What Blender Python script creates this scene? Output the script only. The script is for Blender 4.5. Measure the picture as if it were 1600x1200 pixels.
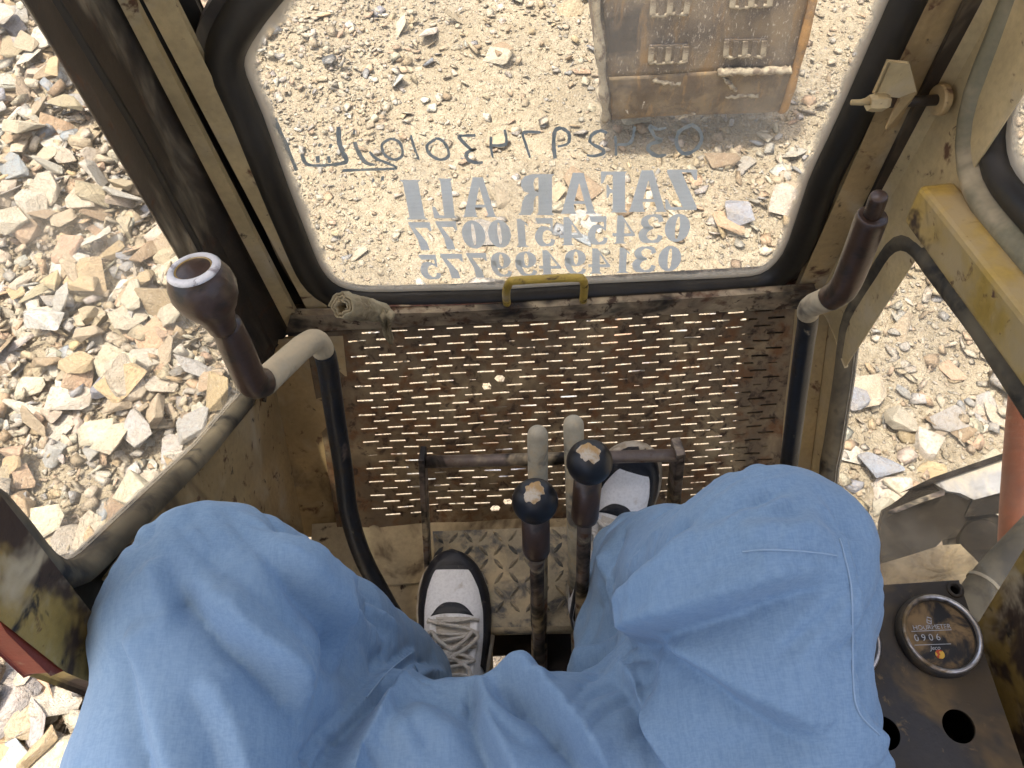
import bpy, bmesh, math, random
import numpy as np
from mathutils import Vector, Matrix
from mathutils.bvhtree import BVHTree

for o in list(bpy.data.objects):
    bpy.data.objects.remove(o)
scene = bpy.context.scene
COL = scene.collection
random.seed(7)
RNG = np.random.default_rng(11)

# ------------------------------------------------------------------ camera
CAM = np.array([0.0, 0.0, 2.70])          # phone held above the lap, cab floor is 1.27 m below it
FPX = 1209.0                              # focal length in photo pixels (1600 wide)
PITCH, ROLL, YAW = math.radians(59), math.radians(2.5), math.radians(1.0)
CF = np.array([math.sin(YAW) * math.cos(PITCH), math.cos(YAW) * math.cos(PITCH), -math.sin(PITCH)])
_R = np.array([math.cos(YAW), -math.sin(YAW), 0.0])
_D = np.cross(CF, _R)
CR = _R * math.cos(ROLL) + _D * math.sin(ROLL)
CD = -_R * math.sin(ROLL) + _D * math.cos(ROLL)
cam_data = bpy.data.cameras.new('camera')
cam = bpy.data.objects.new('camera', cam_data)
COL.objects.link(cam)
cam.matrix_world = Matrix(((CR[0], -CD[0], -CF[0], CAM[0]), (CR[1], -CD[1], -CF[1], CAM[1]),
                           (CR[2], -CD[2], -CF[2], CAM[2]), (0, 0, 0, 1)))
cam_data.sensor_width = 36.0
cam_data.lens = 36.0 * FPX / 1600.0
cam_data.clip_start = 0.02
cam_data.clip_end = 500.0
scene.camera = cam

# ------------------------------------------------------------------ sky, sun, exposure
SUN_EL, SUN_AZ = math.radians(79), math.radians(-95)   # azimuth from +Y (ahead), negative = left
world = bpy.data.worlds.new('World')
scene.world = world
world.use_nodes = True
wn = world.node_tree
wn.nodes.clear()
sky = wn.nodes.new('ShaderNodeTexSky')
sky.sky_type = 'NISHITA'
sky.sun_disc = False
sky.sun_elevation = SUN_EL
sky.sun_rotation = SUN_AZ
sky.air_density = 0.8
sky.dust_density = 5.0                   # hazy, dusty quarry air: a paler, warmer sky
sky.ozone_density = 0.0
bg = wn.nodes.new('ShaderNodeBackground')
bg.inputs['Strength'].default_value = 0.15
wo = wn.nodes.new('ShaderNodeOutputWorld')
wn.links.new(sky.outputs[0], bg.inputs[0])
wn.links.new(bg.outputs[0], wo.inputs[0])
sun_data = bpy.data.lights.new('sun', 'SUN')
sun_data.energy = 2.1
sun_data.angle = math.radians(2.0)       # sun through dusty haze
sun_data.color = (1.0, 0.95, 0.885)
sun = bpy.data.objects.new('sun', sun_data)
COL.objects.link(sun)
sd = Vector((math.sin(SUN_AZ) * math.cos(SUN_EL), math.cos(SUN_AZ) * math.cos(SUN_EL), math.sin(SUN_EL)))
sun.rotation_euler = sd.to_track_quat('Z', 'Y').to_euler()
sun.location = (0, 0, 8)
scene.view_settings.view_transform = 'Standard'
scene.view_settings.look = 'None'
scene.view_settings.exposure = 1.68
scene.view_settings.gamma = 1.0
scene.cycles.use_adaptive_sampling = True
scene.cycles.adaptive_threshold = 0.02
scene.cycles.max_bounces = 6
scene.cycles.diffuse_bounces = 4
scene.cycles.glossy_bounces = 2
scene.cycles.transparent_max_bounces = 10
scene.view_settings.use_curve_mapping = False

# ------------------------------------------------------------------ helpers: pixels of the photo to points of the place
def ray(px, py):
    return (px - 800.0) / FPX * CR + (py - 600.0) / FPX * CD + CF
def at(px, py, depth):
    return CAM + ray(px, py) * depth
def on(px, py, axis, val, off=0.0):
    """point of the axis-aligned plane (axis 0/1/2 = val) seen at a pixel"""
    d = ray(px, py)
    return CAM + d * ((val - CAM[axis]) / d[axis])
def onp(px, py, p0, n):
    d = ray(px, py)
    return CAM + d * (np.dot(np.asarray(p0) - CAM, n) / np.dot(d, n))
def pix(P):
    P = np.atleast_2d(P) - CAM
    z = P @ CF
    return np.stack([800 + FPX * (P @ CR) / z, 600 + FPX * (P @ CD) / z, z], 1)

# ------------------------------------------------------------------ helpers: objects
def tag(o, label=None, cat=None, group=None, kind=None):
    if label: o['label'] = label
    if cat: o['category'] = cat
    if group: o['group'] = group
    if kind: o['kind'] = kind
    return o
def empty(name, loc):
    o = bpy.data.objects.new(name, None)
    o.empty_display_size = 0.1
    COL.objects.link(o)
    o.location = loc
    return o
def wloc(o):
    l = Vector((0, 0, 0))
    while o:
        l += Vector(o.location)
        o = o.parent
    return l
def mk(name, verts, faces, mat, parent=None, smooth=False, bevel=0.0, recenter=True, sharp=None):
    V = np.asarray(verts, float).reshape(-1, 3)
    c = (V.min(0) + V.max(0)) / 2 if recenter else np.zeros(3)
    me = bpy.data.meshes.new(name)
    me.from_pydata([tuple(v) for v in (V - c)], [], [tuple(int(i) for i in f) for f in faces])
    me.update()
    o = bpy.data.objects.new(name, me)
    COL.objects.link(o)
    if mat: me.materials.append(mat)
    if smooth:
        me.polygons.foreach_set('use_smooth', [True] * len(me.polygons))
    o.location = Vector(c)
    if parent:
        o.parent = parent
        o.location = Vector(c) - wloc(parent)
    if bevel > 0:
        b = o.modifiers.new('bevel', 'BEVEL')
        b.width = bevel
        b.segments = 2
        b.limit_method = 'ANGLE'
        b.angle_limit = math.radians(35)
        b.harden_normals = False
    return o
class MB:
    """collects geometry for one mesh"""
    def __init__(s): s.v = []; s.f = []
    def add(s, v, f):
        n = len(s.v)
        s.v += [tuple(map(float, p)) for p in v]
        s.f += [tuple(i + n for i in q) for q in f]
        return s
    def build(s, name, mat, parent=None, **k): return mk(name, s.v, s.f, mat, parent, **k)
def unit(a):
    a = np.asarray(a, float)
    return a / (np.linalg.norm(a) + 1e-12)
def prism(poly, n, t):
    """polygon (3d points) extruded by vector n*t; returns verts, faces"""
    P = np.asarray(poly, float); k = len(P)
    Q = P + unit(n) * t
    f = [tuple(range(k)), tuple(range(2 * k - 1, k - 1, -1))]
    f += [(i, i + k, (i + 1) % k + k, (i + 1) % k)[::-1] for i in range(k)]
    return list(P) + list(Q), f
def box(c, s, rot=None):
    c = np.asarray(c, float); s = np.asarray(s, float) / 2
    v = np.array([(x, y, z) for x in (-1, 1) for y in (-1, 1) for z in (-1, 1)]) * s
    if rot is not None: v = v @ np.asarray(rot).T
    f = [(0, 1, 3, 2), (4, 6, 7, 5), (0, 4, 5, 1), (2, 3, 7, 6), (0, 2, 6, 4), (1, 5, 7, 3)]
    return list(v + c), f
def spline(P, n=8, closed=False):
    """Catmull-Rom through the points"""
    P = np.asarray(P, float); k = len(P); out = []
    m = k if closed else k - 1
    for i in range(m):
        if closed: a, b, c, d = P[(i - 1) % k], P[i], P[(i + 1) % k], P[(i + 2) % k]
        else: a, b, c, d = P[max(i - 1, 0)], P[i], P[i + 1], P[min(i + 2, k - 1)]
        for j in range(n):
            t = j / n
            out.append(0.5 * (2 * b + (c - a) * t + (2 * a - 5 * b + 4 * c - d) * t * t + (3 * b - a - 3 * c + d) * t ** 3))
    if not closed: out.append(P[-1])
    return np.array(out)
def dense(P, maxlen=.05, closed=True):
    """extra points on long straight runs so that the spline does not overshoot"""
    P = [np.asarray(p, float) for p in P]; out = []; n = len(P)
    for i in range(n if closed else n - 1):
        a, b = P[i], P[(i + 1) % n]; k = max(1, int(np.linalg.norm(b - a) / maxlen))
        out += [a + (b - a) * j / k for j in range(k)]
    if not closed: out.append(P[-1])
    return np.array(out)
def tube(P, r, seg=14, cap=True, round_end=0):
    """swept circular tube along points, r scalar or per point"""
    P = np.asarray(P, float); n = len(P)
    R = np.full(n, r) if np.isscalar(r) else np.asarray(r, float)
    T = np.gradient(P, axis=0); T /= np.linalg.norm(T, axis=1)[:, None] + 1e-12
    a = np.array([0, 0, 1.0]) if abs(T[0][2]) < .9 else np.array([1.0, 0, 0])
    N = unit(np.cross(T[0], a)); v = []; f = []
    for i in range(n):
        N = unit(N - T[i] * np.dot(N, T[i])); B = np.cross(T[i], N)
        for j in range(seg):
            q = 2 * math.pi * j / seg
            v.append(P[i] + R[i] * (math.cos(q) * N + math.sin(q) * B))
    for i in range(n - 1):
        for j in range(seg):
            f.append((i * seg + j, i * seg + (j + 1) % seg, (i + 1) * seg + (j + 1) % seg, (i + 1) * seg + j))
    if cap:
        f.append(tuple(range(seg))[::-1]); f.append(tuple((n - 1) * seg + j for j in range(seg)))
    return v, f
def lathe(prof, c, axis, seg=28):
    """profile [(r, h)] revolved about axis through c"""
    ax = unit(axis); a = np.array([0, 0, 1.0]) if abs(ax[2]) < .9 else np.array([1.0, 0, 0])
    N = unit(np.cross(ax, a)); B = np.cross(ax, N); v = []; f = []
    for r, h in prof:
        for j in range(seg):
            q = 2 * math.pi * j / seg
            v.append(np.asarray(c) + ax * h + r * (math.cos(q) * N + math.sin(q) * B))
    for i in range(len(prof) - 1):
        for j in range(seg):
            f.append((i * seg + j, i * seg + (j + 1) % seg, (i + 1) * seg + (j + 1) % seg, (i + 1) * seg + j))
    f.append(tuple(range(seg))[::-1]); f.append(tuple((len(prof) - 1) * seg + j for j in range(seg)))
    return v, f
def ringlathe(prof, c, axis, seg=28):
    """closed profile revolved: a ring without end caps"""
    v, f = lathe(prof, c, axis, seg)
    f = f[:-2]; k = len(prof) - 1
    f += [(k * seg + j, k * seg + (j + 1) % seg, (j + 1) % seg, j) for j in range(seg)]
    return v, f
def sweep_ring(path, prof, normal, closed=True):
    """sweep a profile [(outward, along normal)] around a path lying in a plane"""
    P = np.asarray(path, float); n = len(P); nn = unit(normal); v = []; f = []; k = len(prof)
    T = (np.roll(P, -1, 0) - np.roll(P, 1, 0)) if closed else np.gradient(P, axis=0)
    for i in range(n):
        o = unit(np.cross(unit(T[i]), nn))
        for a, b in prof: v.append(P[i] + o * a + nn * b)
    for i in range(n if closed else n - 1):
        for j in range(k):
            i2 = (i + 1) % n
            f.append((i * k + j, i * k + (j + 1) % k, i2 * k + (j + 1) % k, i2 * k + j))
    if not closed:
        f.append(tuple(range(k))[::-1]); f.append(tuple((n - 1) * k + j for j in range(k)))
    return v, f

# ------------------------------------------------------------------ helpers: materials
class NT:
    def __init__(s, name):
        s.m = bpy.data.materials.new(name); s.m.use_nodes = True
        s.t = s.m.node_tree; s.t.nodes.clear()
        s.out = s.t.nodes.new('ShaderNodeOutputMaterial')
    def n(s, typ, **kw):
        nd = s.t.nodes.new(typ)
        for k, v in kw.items(): setattr(nd, k, v)
        return nd
    def l(s, a, b): s.t.links.new(a, b)
    def coord(s, off=(0, 0, 0), scale=(1, 1, 1), rot=(0, 0, 0), kind='Object'):
        tc = s.n('ShaderNodeTexCoord'); mp = s.n('ShaderNodeMapping')
        mp.inputs['Location'].default_value = off; mp.inputs['Scale'].default_value = scale; mp.inputs['Rotation'].default_value = rot
        s.l(tc.outputs[kind], mp.inputs['Vector']); return mp.outputs[0]
    def noise(s, vec, scale, detail=4, rough=.55, dist=0.0):
        nd = s.n('ShaderNodeTexNoise')
        nd.inputs['Scale'].default_value = scale; nd.inputs['Detail'].default_value = detail
        nd.inputs['Roughness'].default_value = rough; nd.inputs['Distortion'].default_value = dist
        s.l(vec, nd.inputs['Vector']); return nd.outputs['Fac']
    def ramp(s, fac, lo, hi, a=0.0, b=1.0):
        r = s.n('ShaderNodeMapRange'); r.interpolation_type = 'SMOOTHSTEP'
        r.inputs['From Min'].default_value = lo; r.inputs['From Max'].default_value = hi
        r.inputs['To Min'].default_value = a; r.inputs['To Max'].default_value = b
        s.l(fac, r.inputs['Value']); return r.outputs['Result']
    def math(s, op, a, b=None):
        m = s.n('ShaderNodeMath', operation=op)
        for i, x in enumerate((a, b)):
            if x is None: continue
            if hasattr(x, 'links'): s.l(x, m.inputs[i])
            else: m.inputs[i].default_value = x
        return m.outputs[0]
    def mix(s, fac, a, b, mode='MIX'):
        m = s.n('ShaderNodeMix', data_type='RGBA', blend_type=mode)
        for key, x in ((0, fac), (6, a), (7, b)):
            if hasattr(x, 'links'): s.l(x, m.inputs[key])
            elif key == 0: m.inputs[0].default_value = x
            else: m.inputs[key].default_value = (*x, 1)
        return m.outputs[2]
    def bump(s, h, strength, dist=0.01, prev=None):
        b = s.n('ShaderNodeBump'); b.inputs['Strength'].default_value = strength; b.inputs['Distance'].default_value = dist
        s.l(h, b.inputs['Height'])
        if prev is not None: s.l(prev, b.inputs['Normal'])
        return b.outputs[0]
    def principled(s, col, rough=.6, metal=0.0, normal=None, spec=.5):
        p = s.n('ShaderNodeBsdfPrincipled')
        for key, x in (('Base Color', col), ('Roughness', rough), ('Metallic', metal)):
            if hasattr(x, 'links'): s.l(x, p.inputs[key])
            else: p.inputs[key].default_value = (*x, 1) if key == 'Base Color' else x
        p.inputs['Specular IOR Level'].default_value = spec
        if normal is not None: s.l(normal, p.inputs['Normal'])
        s.l(p.outputs[0], s.out.inputs[0]); return p
def layered(name, base, layers=(), rough=.6, metal=0.0, bump=.25, bscale=60, bdist=.004, var=.18, spec=.4):
    """worn painted or bare surface; layers = (colour, noise scale, threshold, softness, seed offset, stretch, roughness)"""
    t = NT(name)
    v0 = t.coord()
    g = t.noise(v0, 9, 5, .6)
    col = t.mix(t.ramp(g, .3, .7), [c * (1 - var) for c in base], [min(1, c * (1 + var)) for c in base])
    fine = t.noise(v0, bscale * 2.2, 3, .6)
    col = t.mix(t.ramp(fine, .35, .75, 0, .35), col, [c * .6 for c in base])
    rg = rough
    hgt = t.noise(v0, bscale, 5, .65)
    for (c, sc, th, soft, seed, st, r) in layers:
        v = t.coord(off=(seed * 3.1, seed * 1.7, seed * 5.3), scale=st)
        m = t.ramp(t.noise(v, sc, 4, .62, .4), th - soft, th + soft)
        col = t.mix(m, col, c)
        mm = t.n('ShaderNodeMix', data_type='FLOAT')
        t.l(m, mm.inputs[0])
        if hasattr(rg, 'links'): t.l(rg, mm.inputs[2])
        else: mm.inputs[2].default_value = rg
        mm.inputs[3].default_value = r
        rg = mm.outputs[0]
        hgt = t.math('SUBTRACT', hgt, t.math('MULTIPLY', m, .35))
    t.principled(col, rg, metal, t.bump(hgt, bump, bdist), spec)
    return t.m
S1 = (1, 1, 1)
DUST = (.50, .40, .25); RUST = (.13, .066, .034); DRUST = (.06, .036, .022); GRIME = (.022, .018, .014)
M = {}
M['beige'] = layered('cab_paint_beige', (.50, .375, .185), [(DUST, 14, .60, .14, 1, S1, .95), (GRIME, 8, .72, .10, 2, (1, 1, .3), .8), (RUST, 22, .66, .05, 3, S1, .9), (DRUST, 55, .70, .05, 4, S1, .9)], rough=.55)
M['beige_dirty'] = layered('cab_paint_dirty', (.42, .29, .13), [(DUST, 10, .60, .12, 5, S1, .95), (DRUST, 9, .64, .12, 6, (1, 1, .3), .9), (RUST, 30, .64, .06, 7, S1, .9), (GRIME, 45, .68, .06, 8, S1, .7)], rough=.6)
M['brown'] = layered('pillar_brown', (.068, .047, .028), [(DUST, 16, .64, .14, 9, (1, 1, .3), .9), (RUST, 26, .64, .08, 10, S1, .9), (GRIME, 9, .52, .16, 11, (1, 1, .3), .6)], rough=.5)
M['yellow'] = layered('yellow_paint_chipped', (.46, .30, .065), [((.42, .31, .15), 9, .52, .12, 12, S1, .9), (DRUST, 13, .62, .05, 13, S1, .9), (RUST, 40, .68, .05, 14, S1, .9), (GRIME, 10, .66, .08, 15, S1, .7)], rough=.45)
M['yellow_worn'] = layered('yellow_paint_worn', (.34, .225, .06), [(DRUST, 7, .485, .04, 16, S1, .85), (DUST, 16, .62, .10, 17, S1, .95), (GRIME, 19, .62, .05, 18, S1, .8), (RUST, 40, .68, .05, 19, S1, .9)], rough=.5, bump=.4)
M['yellow_bright'] = layered('yellow_paint_handle', (.50, .34, .06), [(DRUST, 30, .60, .05, 20, S1, .9), (DUST, 16, .60, .1, 20.5, S1, .9)], rough=.4)
M['rust_panel'] = layered('rusty_perforated_steel', (.165, .112, .06), [((.36, .27, .15), 9, .60, .15, 21, S1, .95), ((.17, .08, .032), 30, .57, .12, 22, S1, .9), (DRUST, 60, .60, .10, 23, S1, .9), (GRIME, 22, .72, .08, 24, S1, .7)], rough=.65, bump=.35, bscale=90)
M['rust_red'] = layered('red_rust_ledge', (.13, .05, .032), [(DUST, 20, .62, .12, 25, S1, .95), (GRIME, 12, .56, .1, 26, S1, .8)], rough=.75)
M['bar'] = layered('front_sill_paint', (.27, .20, .125), [(DUST, 18, .56, .16, 27, S1, .95), (RUST, 24, .60, .08, 28, S1, .9), (GRIME, 10, .53, .09, 29, (.6, 1, 1), .8), (DRUST, 60, .60, .06, 30, S1, .9)], rough=.7, bump=.5)
M['rubber'] = layered('black_rubber', (.018, .015, .011), [((.06, .05, .036), 11, .62, .2, 31, (1, 1, .35), .9)], rough=.42, bump=.12, var=.1)
M['rubber_dusty'] = layered('dusty_rubber', (.05, .042, .03), [((.22, .175, .105), 10, .50, .2, 32, S1, .9), (GRIME, 18, .60, .10, 33, S1, .6)], rough=.6)
M['rubber_olive'] = layered('olive_rubber', (.21, .185, .11), [(DUST, 12, .6, .15, 34, S1, .9), (GRIME, 9, .66, .1, 35, S1, .6)], rough=.6)
M['black_tube'] = layered('black_tube_paint', (.016, .018, .022), [(DUST, 24, .69, .06, 36, S1, .95), ((.22, .16, .12), 15, .72, .05, 37, S1, .7), (GRIME, 40, .6, .1, 38, S1, .5)], rough=.35, bump=.2)
M['tan_tube'] = layered('dusty_tube', (.46, .38, .25), [(DUST, 20, .55, .15, 39, S1, .95), ((.11, .085, .06), 14, .64, .10, 40, S1, .7)], rough=.65)
M['grip'] = layered('brown_rubber_grip', (.060, .034, .022), [((.16, .11, .075), 14, .70, .12, 41, S1, .8), (GRIME, 30, .6, .1, 42, S1, .4)], rough=.33, bump=.15, spec=.5)
M['knob'] = layered('black_ball_knob', (.012, .012, .014), [((.16, .12, .08), 60, .76, .03, 43, S1, .8)], rough=.40, bump=.10, spec=.45)
M['knob_wear'] = layered('worn_knob_top', (.52, .45, .34), [((.40, .25, .10), 40, .52, .08, 44, S1, .8)], rough=.7, bump=.4)
M['knob_white'] = layered('chipped_white', (.70, .68, .66), [((.30, .26, .25), 60, .60, .06, 45, S1, .7)], rough=.6, bump=.5)
M['rod'] = layered('worn_steel_rod', (.17, .13, .105), [(DUST, 18, .60, .12, 46, S1, .9), (RUST, 34, .64, .08, 47, S1, .8), (GRIME, 16, .56, .08, 48, S1, .5)], rough=.42, metal=.35)
M['rod_dusty'] = layered('dusty_rod', (.46, .41, .30), [((.12, .11, .095), 22, .56, .10, 49, S1, .7), (DUST, 40, .6, .1, 50, S1, .95)], rough=.7)
M['tread'] = layered('tread_plate', (.36, .305, .205), [((.085, .083, .078), 26, .55, .07, 51, S1, .5), (DUST, 16, .58, .10, 52, S1, .95)], rough=.7, bump=.4, bscale=120)
M['tread_lug'] = layered('tread_lug', (.34, .29, .20), [((.10, .10, .095), 34, .52, .1, 53, S1, .4), (DUST, 30, .60, .08, 54, S1, .95)], rough=.5, metal=.2)
M['floor'] = layered('dusty_floor', (.46, .36, .21), [((.10, .068, .038), 12, .58, .1, 55, S1, .95), (DRUST, 30, .66, .05, 56, S1, .9), ((.42, .33, .14), 50, .76, .03, 57, S1, .8)], rough=.95, bump=.4)
M['dark'] = layered('dark_underfloor', (.018, .013, .010), [((.06, .045, .03), 10, .6, .15, 58, S1, .9)], rough=.9)
M['console'] = layered('black_console', (.022, .023, .026), [((.16, .115, .06), 11, .56, .10, 59, S1, .95), ((.20, .145, .08), 60, .66, .06, 60, S1, .95), ((.07, .055, .036), 8, .52, .14, 60.5, S1, .9)], rough=.5, bump=.25)
M['chrome'] = layered('worn_chrome', (.55, .55, .56), [((.30, .22, .12), 20, .58, .12, 61, S1, .9), ((.03, .03, .03), 26, .62, .1, 62, S1, .5)], rough=.28, metal=.85, bump=.1)
M['dial'] = layered('gauge_face', (.012, .013, .015), [((.22, .15, .075), 32, .54, .10, 63, S1, .95)], rough=.6, bump=.1)
M['dial_ink'] = layered('gauge_ink', (.40, .43, .46), [((.10, .09, .07), 200, .62, .08, 64, S1, .9)], rough=.8)
M['dial_red'] = layered('gauge_indicator', (.45, .06, .02), [((.6, .38, .06), 130, .5, .04, 65, S1, .7)], rough=.5)
M['bucket'] = layered('bucket_steel', (.115, .088, .066), [((.20, .15, .095), 5, .52, .16, 66, S1, .9), ((.50, .43, .33), 120, .63, .06, 67, (1, 1, .35), .9), ((.055, .045, .038), 3.5, .60, .08, 68, S1, .45), ((.24, .15, .07), 8, .62, .10, 69, (1.6, 1, .4), .9)], rough=.6, bump=.5, bscale=30)
M['bucket_low'] = layered('bucket_muddy_steel', (.13, .092, .056), [((.23, .165, .09), 7, .55, .16, 70, S1, .95), ((.26, .16, .07), 16, .60, .10, 70.5, (2.2, 1, .5), .95), ((.085, .055, .032), 9, .57, .12, 71, S1, .7), ((.60, .52, .40), 22, .70, .04, 72, (1.5, 1, .6), .9)], rough=.7, bump=.6, bscale=30)
M['bucket_edge_lit'] = layered('bucket_edge_rim_lit', (.36, .19, .06), [((.19, .115, .06), 14, .55, .1, 73, S1, .9), ((.5, .42, .3), 30, .66, .05, 74, S1, .9)], rough=.75, bump=.4)  # orange rim light on the right edge is put into the colour
M['weld'] = layered('crusted_weld', (.36, .30, .20), [((.15, .11, .075), 26, .55, .1, 75, S1, .9)], rough=.9, bump=.6)
M['shaded_dark_steel'] = layered('shaded_dark_plate_steel', (.014, .011, .008), [((.06, .046, .03), 14, .64, .12, 76, S1, .9), ((.30, .23, .14), 120, .72, .04, 77, S1, .9)], rough=.95, spec=.08)  # dark steel, blackened further: shade over the track is put into the colour
M['grey_steel'] = layered('worn_track_steel', (.26, .25, .235), [((.40, .34, .24), 9, .55, .1, 78, (.5, .5, 3), .9), ((.09, .075, .06), 14, .60, .08, 79, (.5, .5, 3), .6)], rough=.8, spec=.15)
M['mud'] = layered('dried_mud', (.20, .15, .085), [((.11, .08, .045), 14, .56, .1, 80, S1, .95)], rough=1, bump=.7, bscale=40)
M['orange'] = layered('orange_paint', (.30, .085, .032), [((.24, .075, .03), 8, .56, .15, 81, S1, .7), ((.45, .30, .16), 50, .70, .05, 82, S1, .9)], rough=.5)
M['orange_bright'] = layered('red_orange_tape', (.75, .10, .02), [], rough=.5)
M['red_paint'] = layered('red_paint', (.20, .032, .014), [(DUST, 30, .66, .06, 83, S1, .9)], rough=.55)
M['rag'] = layered('dirty_cloth', (.42, .34, .20), [((.20, .15, .08), 22, .58, .1, 84, S1, .95), ((.40, .33, .2), 50, .6, .1, 85, S1, .95)], rough=1, bump=.6, bscale=160)
M['seat'] = layered('seat_vinyl', (.03, .028, .026), [(DUST, 10, .66, .1, 86, S1, .95)], rough=.5)
M['roof'] = layered('roof_lining', (.70, .66, .56), [(DUST, 6, .62, .1, 87, S1, .95)], rough=.8)
M['scrap'] = layered('scrap_in_hole', (.75, .70, .55), [], rough=.9)
# ------------------------------------------------------------------ the ground: one sheet to the horizon
def hgt(x, y):
    x = np.asarray(x, float); y = np.asarray(y, float)
    h = .035 * np.sin(1.7 * x + .9 * y + .4) + .03 * np.sin(2.9 * y - 1.1 * x + 2) + .014 * np.sin(6.1 * x + 1.3) * np.sin(5.3 * y + .7)
    h += .008 * np.sin(13 * x + 7 * y) + .006 * np.sin(17 * y - 9 * x + 1)
    h += .10 * np.clip((-x - 1.6) / 2.0, 0, 1) ** 1.5
    fade = np.clip((14 - np.hypot(x, y)) / 6, 0, 1)
    return h * fade
def axis_pts(lo, hi, step, far):
    a = list(np.arange(lo, hi + 1e-6, step)); s = step
    while a[-1] < far: s *= 1.6; a.append(a[-1] + s)
    s = step
    while a[0] > -far: s *= 1.6; a.insert(0, a[0] - s)
    return np.array(a)
gx = axis_pts(-5, 5, .05, 400); gy = axis_pts(-2, 6.5, .05, 400)
X, Y = np.meshgrid(gx, gy, indexing='ij')
Z = hgt(X, Y)
nx, ny = len(gx), len(gy)
idx = np.arange(nx * ny).reshape(nx, ny)
gf = np.stack([idx[:-1, :-1], idx[1:, :-1], idx[1:, 1:], idx[:-1, 1:]], -1).reshape(-1, 4)
t = NT('sandy_ground')
v = t.coord()
c = t.mix(t.ramp(t.noise(v, 2.2, 6, .6), .35, .65), (.315, .258, .172), (.375, .315, .22))
c = t.mix(t.ramp(t.noise(v, 26, 6, .65), .42, .62), c, (.275, .222, .145))
vo = t.n('ShaderNodeTexVoronoi'); vo.inputs['Scale'].default_value = 70; t.l(v, vo.inputs['Vector'])
c = t.mix(t.ramp(vo.outputs['Distance'], .02, .5, .45, 0), c, (.44, .385, .29))
vo2 = t.n('ShaderNodeTexVoronoi'); vo2.inputs['Scale'].default_value = 160; t.l(v, vo2.inputs['Vector'])
hh = t.math('ADD', t.math('MULTIPLY', vo.outputs['Distance'], -1.0), t.math('MULTIPLY', vo2.outputs['Distance'], -.6))
hh = t.math('ADD', hh, t.math('MULTIPLY', t.noise(v, 40, 6, .7), 1.2))
t.principled(c, .95, 0, t.bump(hh, .8, .012), .15)
M['ground'] = t.m
tag(mk('ground', np.stack([X, Y, Z], -1).reshape(-1, 3), gf, M['ground'], smooth=True, recenter=False), 'pale sandy quarry ground under the stones', None, None, 'structure')

# ------------------------------------------------------------------ stones: shale slabs, blocks and splinters
def rock_mesh(n, flat, elong, seed, jag=.25):
    r = np.random.default_rng(seed)
    p = r.normal(size=(n, 3)); p /= np.linalg.norm(p, axis=1)[:, None]
    p = np.sign(p) * np.abs(p) ** .5                       # boxier than a ball
    p *= 1 - jag * r.random((n, 1))
    p[:, 2] = np.clip(p[:, 2], -.62, .62 - .25 * r.random())  # cleaved flat above and below
    p *= np.array([1.0, elong, flat]) * .5
    p[:, 0] += p[:, 2] * r.uniform(-.8, .8)                  # sheared along the bedding
    bm = bmesh.new()
    for q in p: bm.verts.new(q)
    res = bmesh.ops.convex_hull(bm, input=bm.verts)
    bmesh.ops.delete(bm, geom=[g for g in res['geom_interior'] if isinstance(g, bmesh.types.BMVert)], context='VERTS')
    bmesh.ops.dissolve_limit(bm, angle_limit=.12, verts=bm.verts, edges=bm.edges)
    bmesh.ops.triangulate(bm, faces=bm.faces)
    bm.verts.ensure_lookup_table()
    V = np.array([v.co[:] for v in bm.verts]); Fc = np.array([[v.index for v in f.verts] for f in bm.faces])
    bm.free()
    s = (V.max(0) - V.min(0))[:2].max()
    return V / s, Fc
KINDS = [('slab', .24, .68, 13), ('slab', .15, .80, 12), ('block', .45, .72, 13), ('splinter', .22, .34, 11)]
VAR = {}
for ki, (kn, fl, el, n) in enumerate(KINDS):
    VAR[ki] = [rock_mesh(n, fl * (.8 + .4 * (j % 5) / 4), el * (.85 + .3 * (j % 3) / 2), 100 * ki + j) for j in range(12)]
PAL = [('cream', (.64, .56, .43)), ('pale', (.69, .635, .53)), ('tan', (.52, .425, .29)), ('ochre', (.58, .435, .25)),
       ('orange', (.60, .41, .27)), ('grey', (.47, .455, .42)), ('blue-grey', (.345, .37, .405)), ('white', (.74, .71, .65)), ('brown', (.36, .26, .165))]
PW = np.array([.24, .13, .19, .08, .11, .11, .065, .035, .06])

def rock_material(name, src):
    t = NT(name)
    if src == 'object':
        oi = t.n('ShaderNodeObjectInfo'); base = oi.outputs['Color']; rnd = oi.outputs['Random']
    else:
        at_ = t.n('ShaderNodeAttribute'); at_.attribute_name = 'col'; base = at_.outputs['Color']
    v = t.coord()
    geo = t.n('ShaderNodeNewGeometry')
    vv = t.n('ShaderNodeMapping'); t.l(geo.outputs['Position'], vv.inputs['Vector'])
    w = t.coord(scale=(1, 1, 7)) if src == 'object' else vv.outputs[0]
    n1 = t.noise(vv.outputs[0], 13, 6, .65); n2 = t.noise(w, 9 if src == 'object' else 40, 6, .7, .8); n3 = t.noise(vv.outputs[0], 95, 4, .6)
    c = t.mix(t.ramp(n1, .40, .70, 0, .5), base, (.37, .295, .19))            # dust and staining in patches
    c = t.mix(t.ramp(n2, .47, .64, 0, .7), c, t.mix(.6, base, (.20, .135, .075)))   # bedding streaks
    c = t.mix(t.ramp(n3, .56, .72, 0, .4), c, (.25, .195, .12))
    c = t.mix(t.ramp(n3, .44, .28, 0, .35), c, (.58, .53, .43))
    h = t.math('ADD', t.math('MULTIPLY', n2, .8), t.math('MULTIPLY', n3, .5))
    h = t.math('ADD', h, n1)
    t.principled(c, .88, 0, t.bump(h, .9, .016), .25)
    return t.m
M['rock'] = rock_material('shale_stone', 'object')
M['rubble'] = rock_material('shale_rubble', 'attr')

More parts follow.
